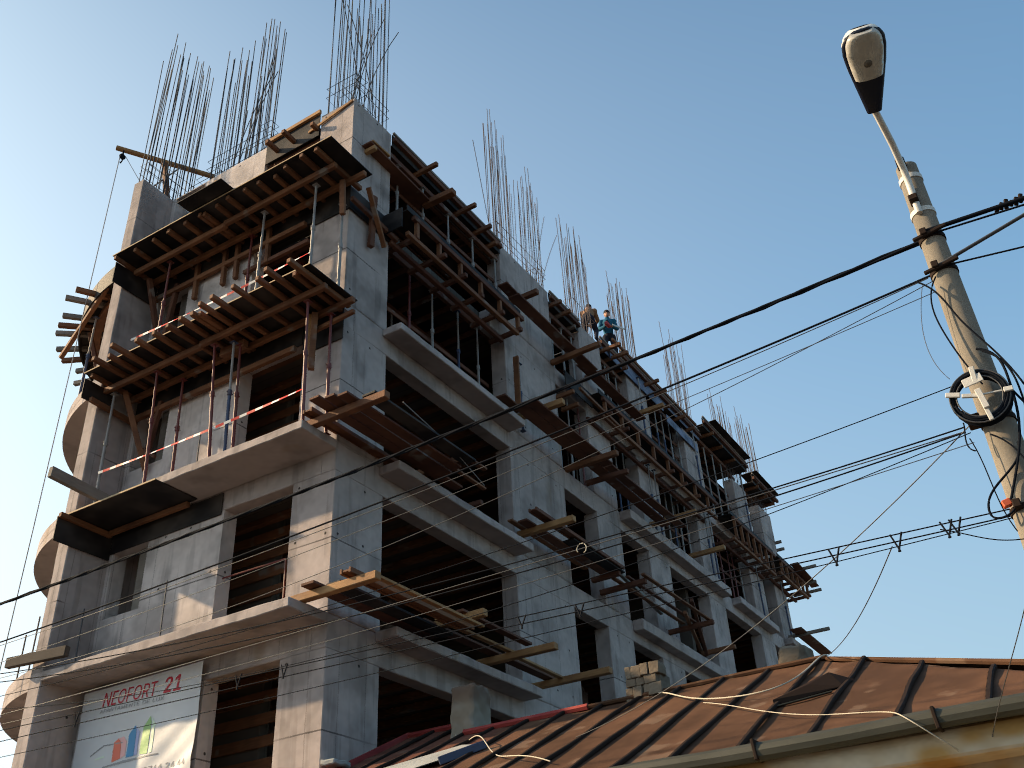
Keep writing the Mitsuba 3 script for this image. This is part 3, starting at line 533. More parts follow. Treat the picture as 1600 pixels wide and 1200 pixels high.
# slab and beam formwork one level lower, right front bays
def lower_forms(label, z, x0, x1, y, tall=0.5, joist_step=0.75, seed=0, blue=False):
    R = random.Random(seed); t = thing('balcony_formwork', label, 'formwork')
    part(t, 'plywood_panel', cbox((x0, y, z - .021), (x1, 0.0, z), .002), 'plywood')
    part(t, 'side_panel', cbox((x0, y - .026, z - .02), (x1, y - .004, z + .12), .002), 'plywood_sky_sheen' if blue else 'plywood')
    part(t, 'ledger', bar((x0 + .2, y - .02, z - .08), (x1 + .1, y - .02, z - .08), .09, .11), 'timber_red')
    part(t, 'ledger', bar((x0 + .05, y + .02, z - tall - .06), (x1 - .1, y + .02, z - tall - .06), .09, .10), 'timber')
    part(t, 'ledger', bar((x0 + .05, -.05, z - tall - .08), (x1 - .1, -.05, z - tall - .08), .09, .10), 'timber_red')
    for x in np.arange(x0 + .35, x1, joist_step):
        part(t, 'strut', bar((x, y - .0, z - .12), (x, y + .0, z - tall), .09, .08), 'timber')
        part(t, 'joist', bar((x, y - .18 * R.random() - .02, z - tall + .03), (x + .02, .3, z - tall + .03), .09, .10), 'timber_red')
    return t
t = lower_forms('timber balcony formwork hanging under the roof in the first right bay', 15.55, 1.15, 5.5, -.5, .52, .78, 1)
part(t, 'end_panel', cbox((1.0, -.5, 15.0), (1.03, .0, 15.5), .002), 'plywood')
t = lower_forms('long timber balcony formwork in the middle of the right front', 15.5, 9.5, 17.6, -.45, .55, 1.0, 2); part(t, 'joist', bar((8.6, -.3, 14.75), (8.62, .2, 14.75), .09, .1), 'timber'); part(t, 'joist', bar((8.0, -.5, 14.75), (8.02, .2, 14.75), .09, .1), 'timber')
part(t, 'edge_batten', bar((8.3, -.52, 14.98), (10.6, -.48, 14.95), .07, .08), 'timber'); part(t, 'side_panel', cbox((8.2, -.2, 15.18), (9.64, -.17, 15.6), .002), 'plywood')
t = lower_forms('timber balcony formwork near the far right end of the right front', 15.5, 18.7, 22.9, -.5, .8, .6, 3)
t = lower_forms('ragged timber formwork overhanging the far right corner', 15.5, 23.2, 26.6, -.55, .55, .6, 4)
part(t, 'plank', bar((24.6, -.75, 15.62), (27.3, -.70, 15.55), .3, .04), 'timber_red')
for (x, y0, y1, z) in ((25.6, .1, -1.3, 15.72), (26.6, .1, -.95, 15.5), (26.9, .1, -1.0, 15.25), (25.6, .6, -.2, 17.0), (25.62, .6, -.25, 16.7)):
    part(t, 'outrigger', bar((x, y0, z), (x, y1, z), .1, .1), 'timber_grey')
walkway('plank and outriggers at the lower far right corner against the sky', [(24.6, .1, -1.5, 12.98, .11, .11, 'timber_grey'), (26.6, .1, -.75, 12.35, .1, .1, 'timber_red'), (26.2, .1, -.6, 12.0, .1, .1, 'timber_red')], [('P', 23.9, 27.6, -.5, 13.0, .42, 'timber_red')])

# ------------------------------------------------------------------ shoring inside the bays
def shoring(label, plabel, z0, z1, x0, x1, pr, seed, rows=(0.12, 1.3, 2.5), step=0.85, mats=('steel_red', 'steel_blue', 'steel_grey')):
    R = random.Random(seed); t = thing('slab_shoring', label, 'shoring')
    part(t, 'deck_panel', cbox((x0, .31, z1 - .02), (x1, 6.0, z1), .002), 'plywood')
    for y in rows: part(t, 'ledger', bar((x0, y + .25, z1 - .20), (x1, y + .25, z1 - .20), .09, .13), 'timber_red')
    for y in (3.7, 4.9): part(t, 'ledger', bar((x0, y, z1 - .20), (x1, y, z1 - .20), .09, .13), 'timber_red')
    for x in np.arange(x0 + .15, x1, .55): part(t, 'joist', bar((x, .35, z1 - .08), (x + .02, 5.9, z1 - .08), .08, .11), 'timber_red')
    order = ('first', 'second', 'third', 'fourth', 'fifth', 'sixth', 'seventh', 'eighth'); depth = ('front', 'middle', 'rear') if len(rows) > 2 else ('front', 'rear')
    for ri, y in enumerate(rows):
        for xi, x in enumerate(np.arange(x0 + .35, x1 - .1, step)):
            prop(x + R.uniform(-.12, .12), y + .25 + R.uniform(-.03, .03), z0, z1 - .27, mats[R.randrange(len(mats))], f'{order[xi]} {plabel} from the left, {depth[ri]} row', 'props: ' + plabel)
    for k in range(2):
        y = rows[min(k, len(rows) - 1)] + .34
        part(t, 'tie_board', bar((x0, y, z0 + 1.1 + .5 * k), (x1, y, z0 + 1.2 + .5 * k), .03, .1), 'timber_red')
shoring('props and joists filling the first right bay under the hanging formwork', 'steel prop inside the first right bay', 12.78, 15.49, 1.26, 5.56, None, 11)
shoring('timber slab shoring behind the roof edge in the first right bay', 'top storey steel prop in the first right bay', 15.7, 17.74, 1.26, 5.56, None, 12, rows=(-.16, 1.3), step=.95, mats=('steel_grey',))
shoring('timber slab shoring in the narrow bay right of the wide column, top storey', 'steel prop in the narrow top storey bay', 15.7, 17.74, 8.03, 9.6, None, 13, rows=(-.1, 1.2), step=.5, mats=('steel_grey',))
shoring('slab shoring in the narrow bay right of the wide column, middle storey', 'steel prop in the narrow middle storey bay', 12.78, 15.49, 8.03, 9.6, None, 14, rows=(-.1,), step=.5, mats=('steel_grey', 'steel_red'))
shoring('top storey slab shoring under the workers', 'steel prop in the bay under the workers', 15.7, 17.9, 10.98, 12.6, None, 15, rows=(-.1,), step=.5, mats=('steel_grey',))
shoring('top storey slab shoring in the long bay right of the workers', 'top storey steel prop right of the workers', 15.7, 18.2, 14.06, 16.8, None, 16, rows=(-.1,), step=.55, mats=('steel_grey', 'steel_blue'))
shoring('top storey slab shoring near the far right end', 'top storey steel prop near the far end', 15.7, 18.7, 18.25, 21.35, None, 17, rows=(-.1,), step=.7, mats=('steel_grey',))
shoring('middle storey slab shoring in the blue propped bay', 'blue steel prop in the middle right bay', 12.78, 15.49, 10.98, 12.6, None, 18, rows=(-.05, 1.2), step=.42, mats=('steel_blue',))
shoring('middle storey slab shoring in the long bay', 'middle storey steel prop in the long bay', 12.78, 15.49, 14.06, 16.8, None, 19, rows=(-.05,), step=.5, mats=('steel_blue', 'steel_grey'))
shoring('middle storey slab shoring near the far right end', 'middle storey steel prop near the far end', 12.78, 15.2, 18.25, 21.35, None, 20, rows=(-.05,), step=.6, mats=('steel_red', 'steel_grey'))
shoring('slab shoring behind the upper left platform opening', 'steel prop inside the upper left opening', 12.78, 15.2, .35, 1.2, None, 21, rows=(.9, 1.6), step=.45, mats=('steel_red',))
shoring('slab shoring behind the top left opening', 'steel prop inside the top left opening', 15.7, 17.6, .25, 1.24, None, 22, rows=(.9, 1.6), step=.5, mats=('steel_grey',))
for n_, (x, z0, z1) in enumerate(((13.1, 12.8, 15.0), (13.5, 12.8, 15.0), (13.3, 15.7, 18.1), (17.3, 12.8, 15.2), (17.7, 12.8, 15.2), (17.5, 15.7, 18.4), (21.8, 12.8, 15.1), (22.1, 15.7, 18.5), (24.6, 12.8, 15.1), (6.0, 12.8, 14.6))):
    prop(x, -.12, z0, z1, 'steel_blue', ('left dark prop before the fourth column, middle storey', 'right dark prop before the fourth column, middle storey', 'dark prop before the fourth column, top storey', 'left dark prop before the fifth column, middle storey', 'right dark prop before the fifth column, middle storey', 'dark prop before the fifth column, top storey', 'dark prop before the sixth column, middle storey', 'dark prop before the sixth column, top storey', 'dark prop before the last column at the far right end', 'dark prop on the wide second column beside the upright orange board')[n_], 'dark props in front of the right front columns')

# ------------------------------------------------------------------ hoist beam with rope at the top left
t = thing('hoist_beam', 'pale round timber boom with a post, reaching left over the side wall head', 'hoist')
part(t, 'boom', tube([(-.80, 6.75, 19.90), (.9, 5.2, 19.45)], .065, 10), 'timber_pale', smooth=40); part(t, 'post', bar((-.05, 5.48, 17.95), (-.02, 5.9, 19.55), .12, .10), 'timber'); part(t, 'strut', bar((-.55, 6.0, 18.0), (.2, 5.6, 19.4), .03, .03), 'rope')
t = thing('pulley', 'small black pulley hook hanging under the hoist boom', 'pulley')
p0 = np.array([-.70, 6.60, 19.80])
part(t, 'strap', tube([p0, p0 - (0, 0, .12)], .02, 6), 'cable_black'); part(t, 'wheel', move(trimesh.creation.cylinder(.075, .05, sections=18), np.array([[0, 0, 1], [1, 0, 0], [0, 1, 0]]).T, p0 - (0, 0, .2)), 'cable_black')
part(t, 'hook', tube([p0 - (0, 0, .26), p0 - (0.0, .03, .34), p0 - (0, -.02, .40), p0 - (0, -.05, .35)], .016, 6), 'cable_black')
solo('hoist_rope', tube([p0 + (-.02, .07, -.2), (-.74, 6.7, 10.0), (-.78, 6.75, .5)], .010, 5), 'rope', 'long thin rope hanging straight down at the far left', 'rope')
solo('hoist_rope', tube([p0 + (.03, -.07, -.2), (-.3, 6.1, 18.6), (-.1, 5.75, 18.1)], .008, 5), 'rope', 'short rope from the pulley back to the side wall head', 'rope')

# ------------------------------------------------------------------ two workers
def hull_chain(bones):
    out = m3.Manifold()
    for (p, rp), (q, rq) in bones:
        out += m3.Manifold.batch_hull([m3.Manifold.sphere(rp, 14).translate([float(c) for c in p]), m3.Manifold.sphere(rq, 14).translate([float(c) for c in q])])
    k = out.refine_to_length(.035).to_mesh()
    m = trimesh.Trimesh(np.array(k.vert_properties[:, :3], float), np.array(k.tri_verts), process=True)
    trimesh.smoothing.filter_taubin(m, iterations=8); return m
def person(label, base, heading, J, mats, cap=True):
    """J: joints in a body frame (x = left, y = front, z = up)"""
    c, s = math.cos(heading), math.sin(heading); M = np.array([[c, -s, 0], [s, c, 0], [0, 0, 1]])
    W = {k: M @ np.array(v, float) + base for k, v in J.items()}
    t = thing('person', label, 'person')
    b = lambda a, ra, c_, rc: ((W[a], ra), (W[c_], rc))
    arms = [b('sh' + i, .055, 'el' + i, .045) for i in 'LR'] + [b('el' + i, .043, 'wr' + i, .032) for i in 'LR']
    legs = [b('hp' + i, .095, 'kn' + i, .062) for i in 'LR'] + [b('kn' + i, .060, 'an' + i, .042) for i in 'LR']
    torso = [b('pelvis', .13, 'waist', .125), b('waist', .135, 'chest', .17), b('shL', .075, 'shR', .075), b('chest', .14, 'neck', .06)]
    head = [b('neck', .052, 'head', .06), b('head', .092, 'crown', .088), b('head', .085, 'chin', .045), b('head', .05, 'nose', .018)]
    feet = [b('an' + i, .04, 'toe' + i, .032) for i in 'LR']
    hands = []
    for i in 'LR':
        d = W['hd' + i] - W['wr' + i]; d = d / np.linalg.norm(d); sd = np.cross(d, [0, 0, 1]); sd /= np.linalg.norm(sd) + 1e-9; dn = np.cross(sd, d)
        hands.append(((W['wr' + i], .03), (W['wr' + i] + d * .07, .036)))
        for j in range(4):
            o = W['wr' + i] + d * .08 + sd * (.024 * (j - 1.5)); k1 = o + d * (.04 - .004 * abs(j - 1)) ; k2 = k1 + d * .015 - dn * .03
            hands += [((o - d * .03, .011), (k1, .010)), ((k1, .010), (k2, .008))]
        o = W['wr' + i] + d * .03 + sd * .03; hands += [((o, .013), (o + d * .03 + sd * .03, .011)), ((o + d * .03 + sd * .03, .011), (o + d * .065 + sd * .03, .009))]
    part(t, 'body', hull_chain(arms + legs + torso + head + feet + hands), mats['skin'], smooth=True)
    grow = lambda bs, g: [((p, rp + g), (q, rq + g)) for (p, rp), (q, rq) in bs]
    part(t, 'jacket', hull_chain(grow(torso + arms, .018)), mats['top'], smooth=True)
    part(t, 'trousers', hull_chain(grow(legs, .016) + [((W['pelvis'], .152), (W['pelvis'] + (0, 0, .05), .15))]), mats['legs'], smooth=True)
    part(t, 'cap', hull_chain([((W['crown'] + (0, 0, .015), .098), (W['head'] + (0, 0, .05), .097)), ((W['crown'], .05), (W['crown'] + M @ np.array([0, .15, -.02]), .03))]), 'cap_dark', smooth=True)
    for i in 'LR': part(t, 'boot', hull_chain([((W['an' + i], .055), (W['toe' + i], .045))]), 'cap_dark', smooth=True)
    return t, W
J1 = dict(pelvis=(0, 0, .95), waist=(0, .03, 1.12), chest=(0, .10, 1.33), neck=(0, .16, 1.50), head=(0, .21, 1.63), crown=(0, .20, 1.69), chin=(0, .27, 1.56), nose=(0, .31, 1.62),
          shL=(.19, .11, 1.41), shR=(-.19, .11, 1.41), elL=(.27, .14, 1.13), elR=(-.27, .12, 1.12), wrL=(.10, .36, 1.08), wrR=(-.12, .36, 1.04), hdL=(.02, .44, 1.08), hdR=(-.04, .44, 1.03),
          hpL=(.10, 0, .9), hpR=(-.10, 0, .9), knL=(.17, .12, .5), knR=(-.15, .02, .47), anL=(.2, .02, .08), anR=(-.17, -.06, .08), toeL=(.23, .18, .05), toeR=(-.19, .10, .05))
t, W1 = person('worker in a teal sweater and dark cap holding a tool on the roof edge', np.array([12.50, .32, 18.42]), math.radians(118), J1, dict(skin='skin', top='cloth_teal', legs='cloth_navy'))
J2 = dict(J1); J2.update(pelvis=(0, -.15, .75), waist=(0, -.02, .92), chest=(0, .12, 1.10), neck=(0, .22, 1.27), head=(0, .28, 1.40), crown=(0, .27, 1.46), chin=(0, .34, 1.33), nose=(0, .38, 1.39), shL=(.18, .14, 1.17), shR=(-.18, .14, 1.17),
          elL=(.22, .36, .98), elR=(-.22, .36, 1.0), wrL=(.10, .58, 1.0), wrR=(-.10, .60, 1.02), hdL=(.06, .67, 1.0), hdR=(-.05, .69, 1.02), hpL=(.10, -.15, .72), hpR=(-.10, -.15, .72), knL=(.17, .2, .48), knR=(-.17, .2, .46), anL=(.18, -.02, .08), anR=(-.18, -.05, .08))
t, W2 = person('stooping worker in a tan jacket and dark cap behind the rebar on the roof edge', np.array([11.35, .42, 18.55]), math.radians(-75), J2, dict(skin='skin', top='cloth_tan', legs='cloth_navy'))
hL = (W1['hdL'] + W1['hdR']) / 2 - (0.02, 0, .05)
t = thing('power_tool', 'red hand tool with a pale bar held between the two workers', 'power tool')
part(t, 'body', rough(cbox(hL + (-.22, -.05, -.05), hL + (.05, .05, .06), .02), .06, .006, 3), 'cloth_red'); part(t, 'bar', bar(hL + (.0, -.12, .0), hL + (.48, -.30, .04), .025, .06), 'tool_pale'); part(t, 'handle', tube([hL + (-.2, -.02, .08), hL + (-.12, -.02, .16), hL + (0, -.02, .09)], .016, 6), 'cap_dark')

# ------------------------------------------------------------------ banner on the front wall
BX = -0.11
def fold(y, z):
    d = 0.0
    for (a, k, ph, amp) in ((0.8, 5.2, .3, .016), (-.55, 8.0, 1.2, .010), (1.3, 12.0, .5, .006)):
        w = np.exp(-((y - 2.7) / 1.1) ** 2) * np.clip((6.2 - z) / 1.2, 0, 1) + .18
        d = d + amp * w * np.sin(k * (y * 0.9 + a * z) + ph)
    return d
def on_banner(v, off):
    v = np.array(v, float); y, z = v[:, 1], v[:, 2]
    v[:, 0] = BX - off - fold(y, z) + (v[:, 0] * 1.0); return v
t = thing('banner', 'large white printed advertising banner hanging on the grey wall at the bottom left', 'banner')
gy, gz = np.meshgrid(np.linspace(2.40, 5.16, 90), np.linspace(2.6, 6.68, 120), indexing='ij')
P = np.stack([0 * gy, gy, gz], -1).reshape(-1, 3); ii = (np.arange(89)[:, None] * 120 + np.arange(119)[None]).ravel()
F1 = np.vstack([np.stack([ii, ii + 1, ii + 121], 1), np.stack([ii, ii + 121, ii + 120], 1)])
Pb = P.copy(); Pb[:, 0] = .004
part(t, 'cloth', join((on_banner(P, 0), F1), (on_banner(Pb, 0), F1[:, ::-1])), 'banner_white', smooth=True)
def lettering(name, text, y0, z0, h, length, mat, slant=0.0, rise=0.0, bold=False):
    m = meshkit.text_mesh(text, h, .002, bold); v = np.array(m.vertices)
    v[:, 0] *= length / v[:, 0].max(); v = v + np.stack([v[:, 1] * slant, 0 * v[:, 0], 0 * v[:, 0]], 1)
    m = trimesh.Trimesh(v, m.faces, process=False).subdivide_to_size(.08)
    v = np.array(m.vertices)
    w = np.stack([-(v[:, 2]) , y0 - v[:, 0], z0 + v[:, 1] + rise * v[:, 0]], 1)
    part(t, name, (on_banner(w, .004), np.array(m.faces)), mat, smooth=False)
lettering('lettering', 'NEOFORT', 4.68, 6.375, .225, 1.27, 'print_red', .15, -.032)
lettering('lettering', '21', 3.26, 6.335, .235, .42, 'print_red', .12, -.032, True)
lettering('lettering', 'APARTAMENTE', 4.70, 6.27, .062, .95, 'print_grey', 0, -.03); lettering('lettering', 'DE', 3.69, 6.24, .062, .17, 'print_grey', 0, -.03); lettering('lettering', 'LUX', 3.46, 6.232, .062, .27, 'print_grey', 0, -.03)
lettering('lettering', '0744 24 44', 3.45, 5.16, .085, .92, 'print_grey', 0, -.0)
def shape2d(name, pts, mat, off=.004):
    from shapely.geometry import Polygon
    m = trimesh.creation.extrude_polygon(Polygon([(-y, z) for y, z in pts]), .002, engine='earcut').subdivide_to_size(.08); v = np.array(m.vertices)
    part(t, name, (on_banner(np.stack([-v[:, 2], -v[:, 0], v[:, 1]], 1), off), np.array(m.faces)), mat, smooth=False)
shape2d('house_print', [(4.21, 5.44), (4.21, 5.74), (4.12, 5.79), (4.05, 5.72), (4.03, 5.47)], 'print_orange'); shape2d('house_print', [(4.025, 5.47), (4.045, 5.72), (4.11, 5.79), (4.0, 5.80), (3.93, 5.72), (3.92, 5.50)], 'print_pink')
shape2d('house_print', [(3.89, 5.46), (3.89, 5.81), (3.765, 5.93), (3.73, 5.86), (3.71, 5.46)], 'print_blue'); shape2d('house_print', [(3.70, 5.46), (3.72, 5.86), (3.76, 5.93), (3.63, 5.80), (3.65, 5.79), (3.63, 5.47)], 'print_lilac')
shape2d('house_print', [(3.57, 5.46), (3.57, 5.87), (3.445, 6.02), (3.40, 5.92), (3.39, 5.44)], 'print_green'); shape2d('house_print', [(3.35, 5.44), (3.37, 5.92), (3.43, 6.02), (3.28, 5.85), (3.31, 5.84), (3.29, 5.45)], 'print_mint')
shape2d('swoosh', [(4.42, 5.38), (3.16, 5.40), (3.16, 5.415), (3.9, 5.43), (4.42, 5.40)], 'print_grey'); shape2d('swoosh', [(4.75, 5.62), (4.45, 5.74), (4.0, 5.72), (4.0, 5.705), (4.44, 5.72), (4.74, 5.60)], 'print_grey')
shape2d('swoosh', [(4.62, 5.55), (4.4, 5.57), (4.4, 5.545), (4.6, 5.53)], 'print_mint')

# ------------------------------------------------------------------ old house with the rusty roof
SLO = .466
def rz(x): return 3.5 + SLO * (x + 2.3)
H = thing('old_house', 'low old house with rusty standing seam roof and yellow stained wall', 'house')
RX = 1.1
def roof_strip(ya, yb, xa, xt_a, xt_b, th=.02):
    v = np.array([[xa, ya, rz(xa)], [xt_a, ya, rz(xt_a)], [xt_b, yb, rz(xt_b)], [xa, yb, rz(xa)]])
    nx, ny = 8, 2
    pts = []
    for i in range(nx + 1):
        for j in range(ny + 1):
            s, u = i / nx, j / ny
            q = (1 - s) * ((1 - u) * v[0] + u * v[3]) + s * ((1 - u) * v[1] + u * v[2])
            q = q + (0, 0, .035 * (meshkit.noise(np.array([q * 1.6]), 4)[0] - .5) - .012 * math.sin(math.pi * u))
            pts.append(q)
    pts = np.array(pts); f = []
    for i in range(nx):
        for j in range(ny):
            a = i * (ny + 1) + j; f += [[a, a + 1, a + ny + 2], [a, a + ny + 2, a + ny + 1]]
    f = np.array(f); n = len(pts)
    return np.vstack([pts, pts - (0, 0, th)]), np.vstack([f, f[:, ::-1] + n])
def hip_top(y):
    return RX if y > -6.79 else RX - (-6.79 - y) * (2.46 / 2.18)
def top(y):
    return 1.82 if y > -1.2 else (RX + .72 * (1 - min(1, (-1.2 - y) / .4)) if y > -1.6 else hip_top(y))
ys = [-.13, -.62, -1.12, -1.62, -2.12, -2.68, -3.24, -3.80, -4.36, -4.92, -5.50, -6.08, -6.70, -7.32, -8.02, -8.72, -9.4]
rf = part(H, 'roof', join(roof_strip(-10.2, ys[-1], -2.3, hip_top(-9.79), hip_top(ys[-1]))), 'rust_roof')
for a, c in zip(ys[:-1], ys[1:]):
    k = numbered(rf + '__sheet'); scene[k] = mikit.ply(roof_strip(c, a, -2.34, top(c + .001), top(a - .001)), 'rust_roof', smooth=40)
for y in ys[1:]:
    x1 = top(y); n = 9; q = np.linspace(0, 1, n)
    pts = np.stack([-2.33 + (x1 + 2.33) * q, y + .007 * np.sin(7 * q + y), rz(-2.33 + (x1 + 2.33) * q) + .022 + .01 * np.sin(11 * q + 3 * y)], 1)
    hmm = join(*[bar(p_, q_ + (q_ - p_) * .08, .05, .045, .012) for p_, q_ in zip(pts[:-1], pts[1:])]); k = numbered(rf + '__seam'); scene[k] = mikit.ply(hmm, 'roof_seam', smooth=40)
# other slopes of the roof
def quad(*p): return (np.array(p, float), np.array([[0, 1, 2], [0, 2, 3]]))
zr = rz(RX); part(H, 'back_slope', join(quad((RX, -6.79, zr), (4.4, -10.2, 3.5), (4.4, -.13, 3.5), (RX, -1.6, zr)), quad((1.82, -1.2, rz(1.82)), (1.82, -.13, rz(1.82)), (4.4, -.13, 3.5), (4.4, -1.2, 3.5))), 'rust_roof', smooth=False)
part(H, 'hip_slope', (np.array([(RX, -6.79, zr - .004), (-2.3, -10.2, 3.49), (4.4, -10.2, 3.49)]), np.array([[0, 1, 2]])), 'rust_roof', smooth=False)
part(H, 'ridge_cap', join(tube([(1.82, -.13, rz(1.82) + .03), (1.82, -1.2, rz(1.82) + .03), (RX, -1.65, zr + .03), (RX, -3.6, zr + .03)], .045, 6)), 'roof_trim'); part(H, 'ridge_cap', join(tube([(RX, -3.6, zr + .03), (RX, -6.79, zr + .03)], .03, 6), tube([(RX, -6.79, zr + .004), (-2.3, -10.2, 3.504)], .03, 6)), 'rust_roof')
part(H, 'verge_trim', bar((-2.3, -.12, 3.53), (1.85, -.12, rz(1.85) + .03), .05, .10), 'roof_trim')
gt = part(H, 'gutter', rough(tube([(-2.40, y, 3.44 + .008 * math.sin(2 * y)) for y in np.linspace(-10.3, -.1, 40)], .075, 10), .3, .006, 5), 'gutter_metal')
for y in (-2.2, -3.7, -5.3, -6.9, -8.35, -9.6): k = numbered(gt + '__bracket'); scene[k] = mikit.ply(bar((-2.40, y, 3.36), (-2.40, y + .012, 3.53), .17, .03), 'roof_seam', smooth=30)
part(H, 'cornice', rough(join(cbox((-2.28, -10.0, 3.18), (-1.86, -.15, 3.40), .02)), .4, .008, 6), 'plaster'); part(H, 'cornice', cbox((-2.10, -9.95, 2.62), (-1.84, -.15, 2.72), .02), 'plaster')
part(H, 'wall', rough(cbox((-1.9, -9.9, 0), (3.9, -.2, 3.42), .02), .5, .012, 7), 'plaster')
hm = [(-.86, -6.72), (-.10, -6.98), (-.10, -7.02), (-.72, -7.46)]
# raised roof vent
vz = [rz(x) for x, y in hm]
hv = np.array([(-.92, -6.66, rz(-.92) + .01), (-.80, -6.66, rz(-.80) + .01), (-.92, -6.66, rz(-.92) + .07), (-.40, -7.20, rz(-.40) + .01), (-.62, -7.30, rz(-.62) + .01), (-.52, -7.16, rz(-.52) + .15), (-.72, -6.98, rz(-.72) + .11), (-.45, -7.38, rz(-.45) + .02)])
vt = trimesh.convex.convex_hull(hv); part(H, 'roof_vent', join(vt), 'roof_seam', smooth=False)
part(H, 'vent_flashing', bar((-1.0, -6.68, rz(-1.0) + .015), (-.80, -7.22, rz(-.80) + .015), .05, .012), 'gutter_metal')
# chimneys
ch = part(H, 'chimney', rough(cbox((1.12, -1.80, 4.6), (1.60, -1.38, 5.80), .03), .06, .055, 31), 'old_render')
ch2 = part(H, 'chimney', rough(cbox((1.14, -4.64, 4.4), (1.50, -4.20, 5.40), .03), .1, .02, 32), 'stone')
R = random.Random(5)
zz = 4.75
while zz < 5.40:
    hgt = R.uniform(.08, .17); yy = -4.66 + R.uniform(-.04, .04)
    while yy < -4.24:
        w = R.uniform(.09, .26)
        k = numbered(ch2 + '__stone'); scene[k] = mikit.ply(rough(cbox((1.06 + R.uniform(0, .04), yy + .003, zz + .002), (1.30, min(-4.17, yy + w) - .003, zz + hgt - .002), .008), .05, .018, int(zz * 97 + yy * 31)), 'stone', smooth=40)
        yy += w
    zz += hgt
ch3 = part(H, 'chimney', rough(cbox((2.3, -6.22, 3.9), (2.75, -5.86, 5.74), .05), .07, .05, 33), 'stone')
# loose sheet of metal on the roof
ms = thing('metal_sheet', 'pale loose metal sheet with a blue edge lying on the red roof', 'metal sheet')
a = np.array([(-1.6, -1.1), (-.62, -2.38), (-.16, -2.76), (.05, -2.30), (-.55, -1.15)])
q = np.array([(x, y, rz(x) + .07) for x, y in a]); part(ms, 'sheet', (np.vstack([q, q - (0, 0, .01)]), np.array([[0, 1, 2], [0, 2, 3], [0, 3, 4], [5, 7, 6], [5, 8, 7], [5, 9, 8]])), 'sheet_metal', smooth=False)
part(ms, 'edge', bar((-.62, -2.42, rz(-.62) + .06), (-.14, -2.80, rz(-.14) + .06), .03, .10), 'sheet_blue')
# plastic sheet at the foot of the corner column
solo('plastic_sheet', rough(cbox((-.06, -.26, 4.74), (.40, -.02, 4.82), .03), .08, .05, 40), 'sheet_metal', 'crumpled white plastic sheet at the foot of the corner column', 'plastic sheet')

# ------------------------------------------------------------------ street lamp
L = thing('street_lamp', 'concrete street lamp pole with cobra head lamp at the right', 'street lamp')
PX, PY = -3.84, -9.49
def pr(z): return .083 + (7.45 - z) * .0105
part(L, 'pole', tube([(PX, PY, z) for z in np.linspace(0, 7.45, 24)], [pr(z) for z in np.linspace(0, 7.45, 24)], 28), 'pole_concrete', smooth=50)
ax = np.array([PX - .092, PY + .018, 0])
part(L, 'arm', tube([ax + (-.02, 0, 6.88), ax + (-.03, 0, 7.15), ax + (-.07, .0, 7.32), ax + (-.30, .01, 7.42), (-4.68, -9.425, 7.545)], .027, 12), 'galvanised', smooth=50)
for z in (7.30, 6.93): part(L, 'band', tube([(PX, PY, z - .022), (PX, PY, z + .022)], pr(z) + .008, 28), 'band_white', smooth=50)
for z in (7.42, 7.02): part(L, 'clamp', cbox(ax + (-.09, -.03, z - .04), ax + (.02, .04, z + .02), .008), 'roof_seam')
def pole_collar(z, h=.04, mat='roof_seam'):
    part(L, 'cable_bracket', join(tube([(PX, PY, z - h / 2), (PX, PY, z + h / 2)], pr(z) + .009, 24), bar((PX - .12, PY - .13, z + .02), (PX - .12, PY + .13, z - .02), .03, .03), bar((PX - .15, PY + .04, z + .02), (PX - .04, PY + .04, z + .02), .05, .06)), mat)
for z in (6.66, 6.33): pole_collar(z)
u = np.array([-.60, -.11, .175]); u /= np.linalg.norm(u); side = np.cross([0, 0, 1], u); side /= np.linalg.norm(side); nn = np.cross(u, side)
o = np.array([-4.60, -9.437, 7.51])
# outline along the head: (distance, half width)
prof = [(-.02, .056), (.10, .080), (.24, .112), (.38, .143), (.50, .160), (.58, .157), (.635, .132), (.668, .082), (.68, .0)]
def headshape(scale, lo, hi, a0, a1, n=22, k=14):
    ss = np.linspace(a0, a1, n); w = np.interp(ss, [p[0] for p in prof], [p[1] for p in prof]) * scale; pts = []
    for s, ww in zip(ss, w):
        for th in np.linspace(0, 2 * math.pi, k, endpoint=False):
            hh = hi if math.sin(th) > 0 else lo
            e = .7
            pts.append(o + u * s + side * ww * math.copysign(abs(math.cos(th)) ** e, math.cos(th)) + nn * (hh * min(1, ww / .07) * math.copysign(abs(math.sin(th)) ** .8, math.sin(th))))
    return trimesh.convex.convex_hull(np.array(pts))
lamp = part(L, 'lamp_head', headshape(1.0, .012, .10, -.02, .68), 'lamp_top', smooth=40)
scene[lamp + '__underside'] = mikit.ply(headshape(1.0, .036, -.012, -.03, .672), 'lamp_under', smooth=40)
bowl = part(L, 'lamp_bowl', headshape(.88, .078, -.02, .285, .660), 'lamp_bowl', smooth=40)
scene[bowl + '__bulb'] = mikit.ply(move(trimesh.creation.icosphere(2, .045), None, o + u * .42 - nn * .045), 'lamp_bulb', smooth=True)

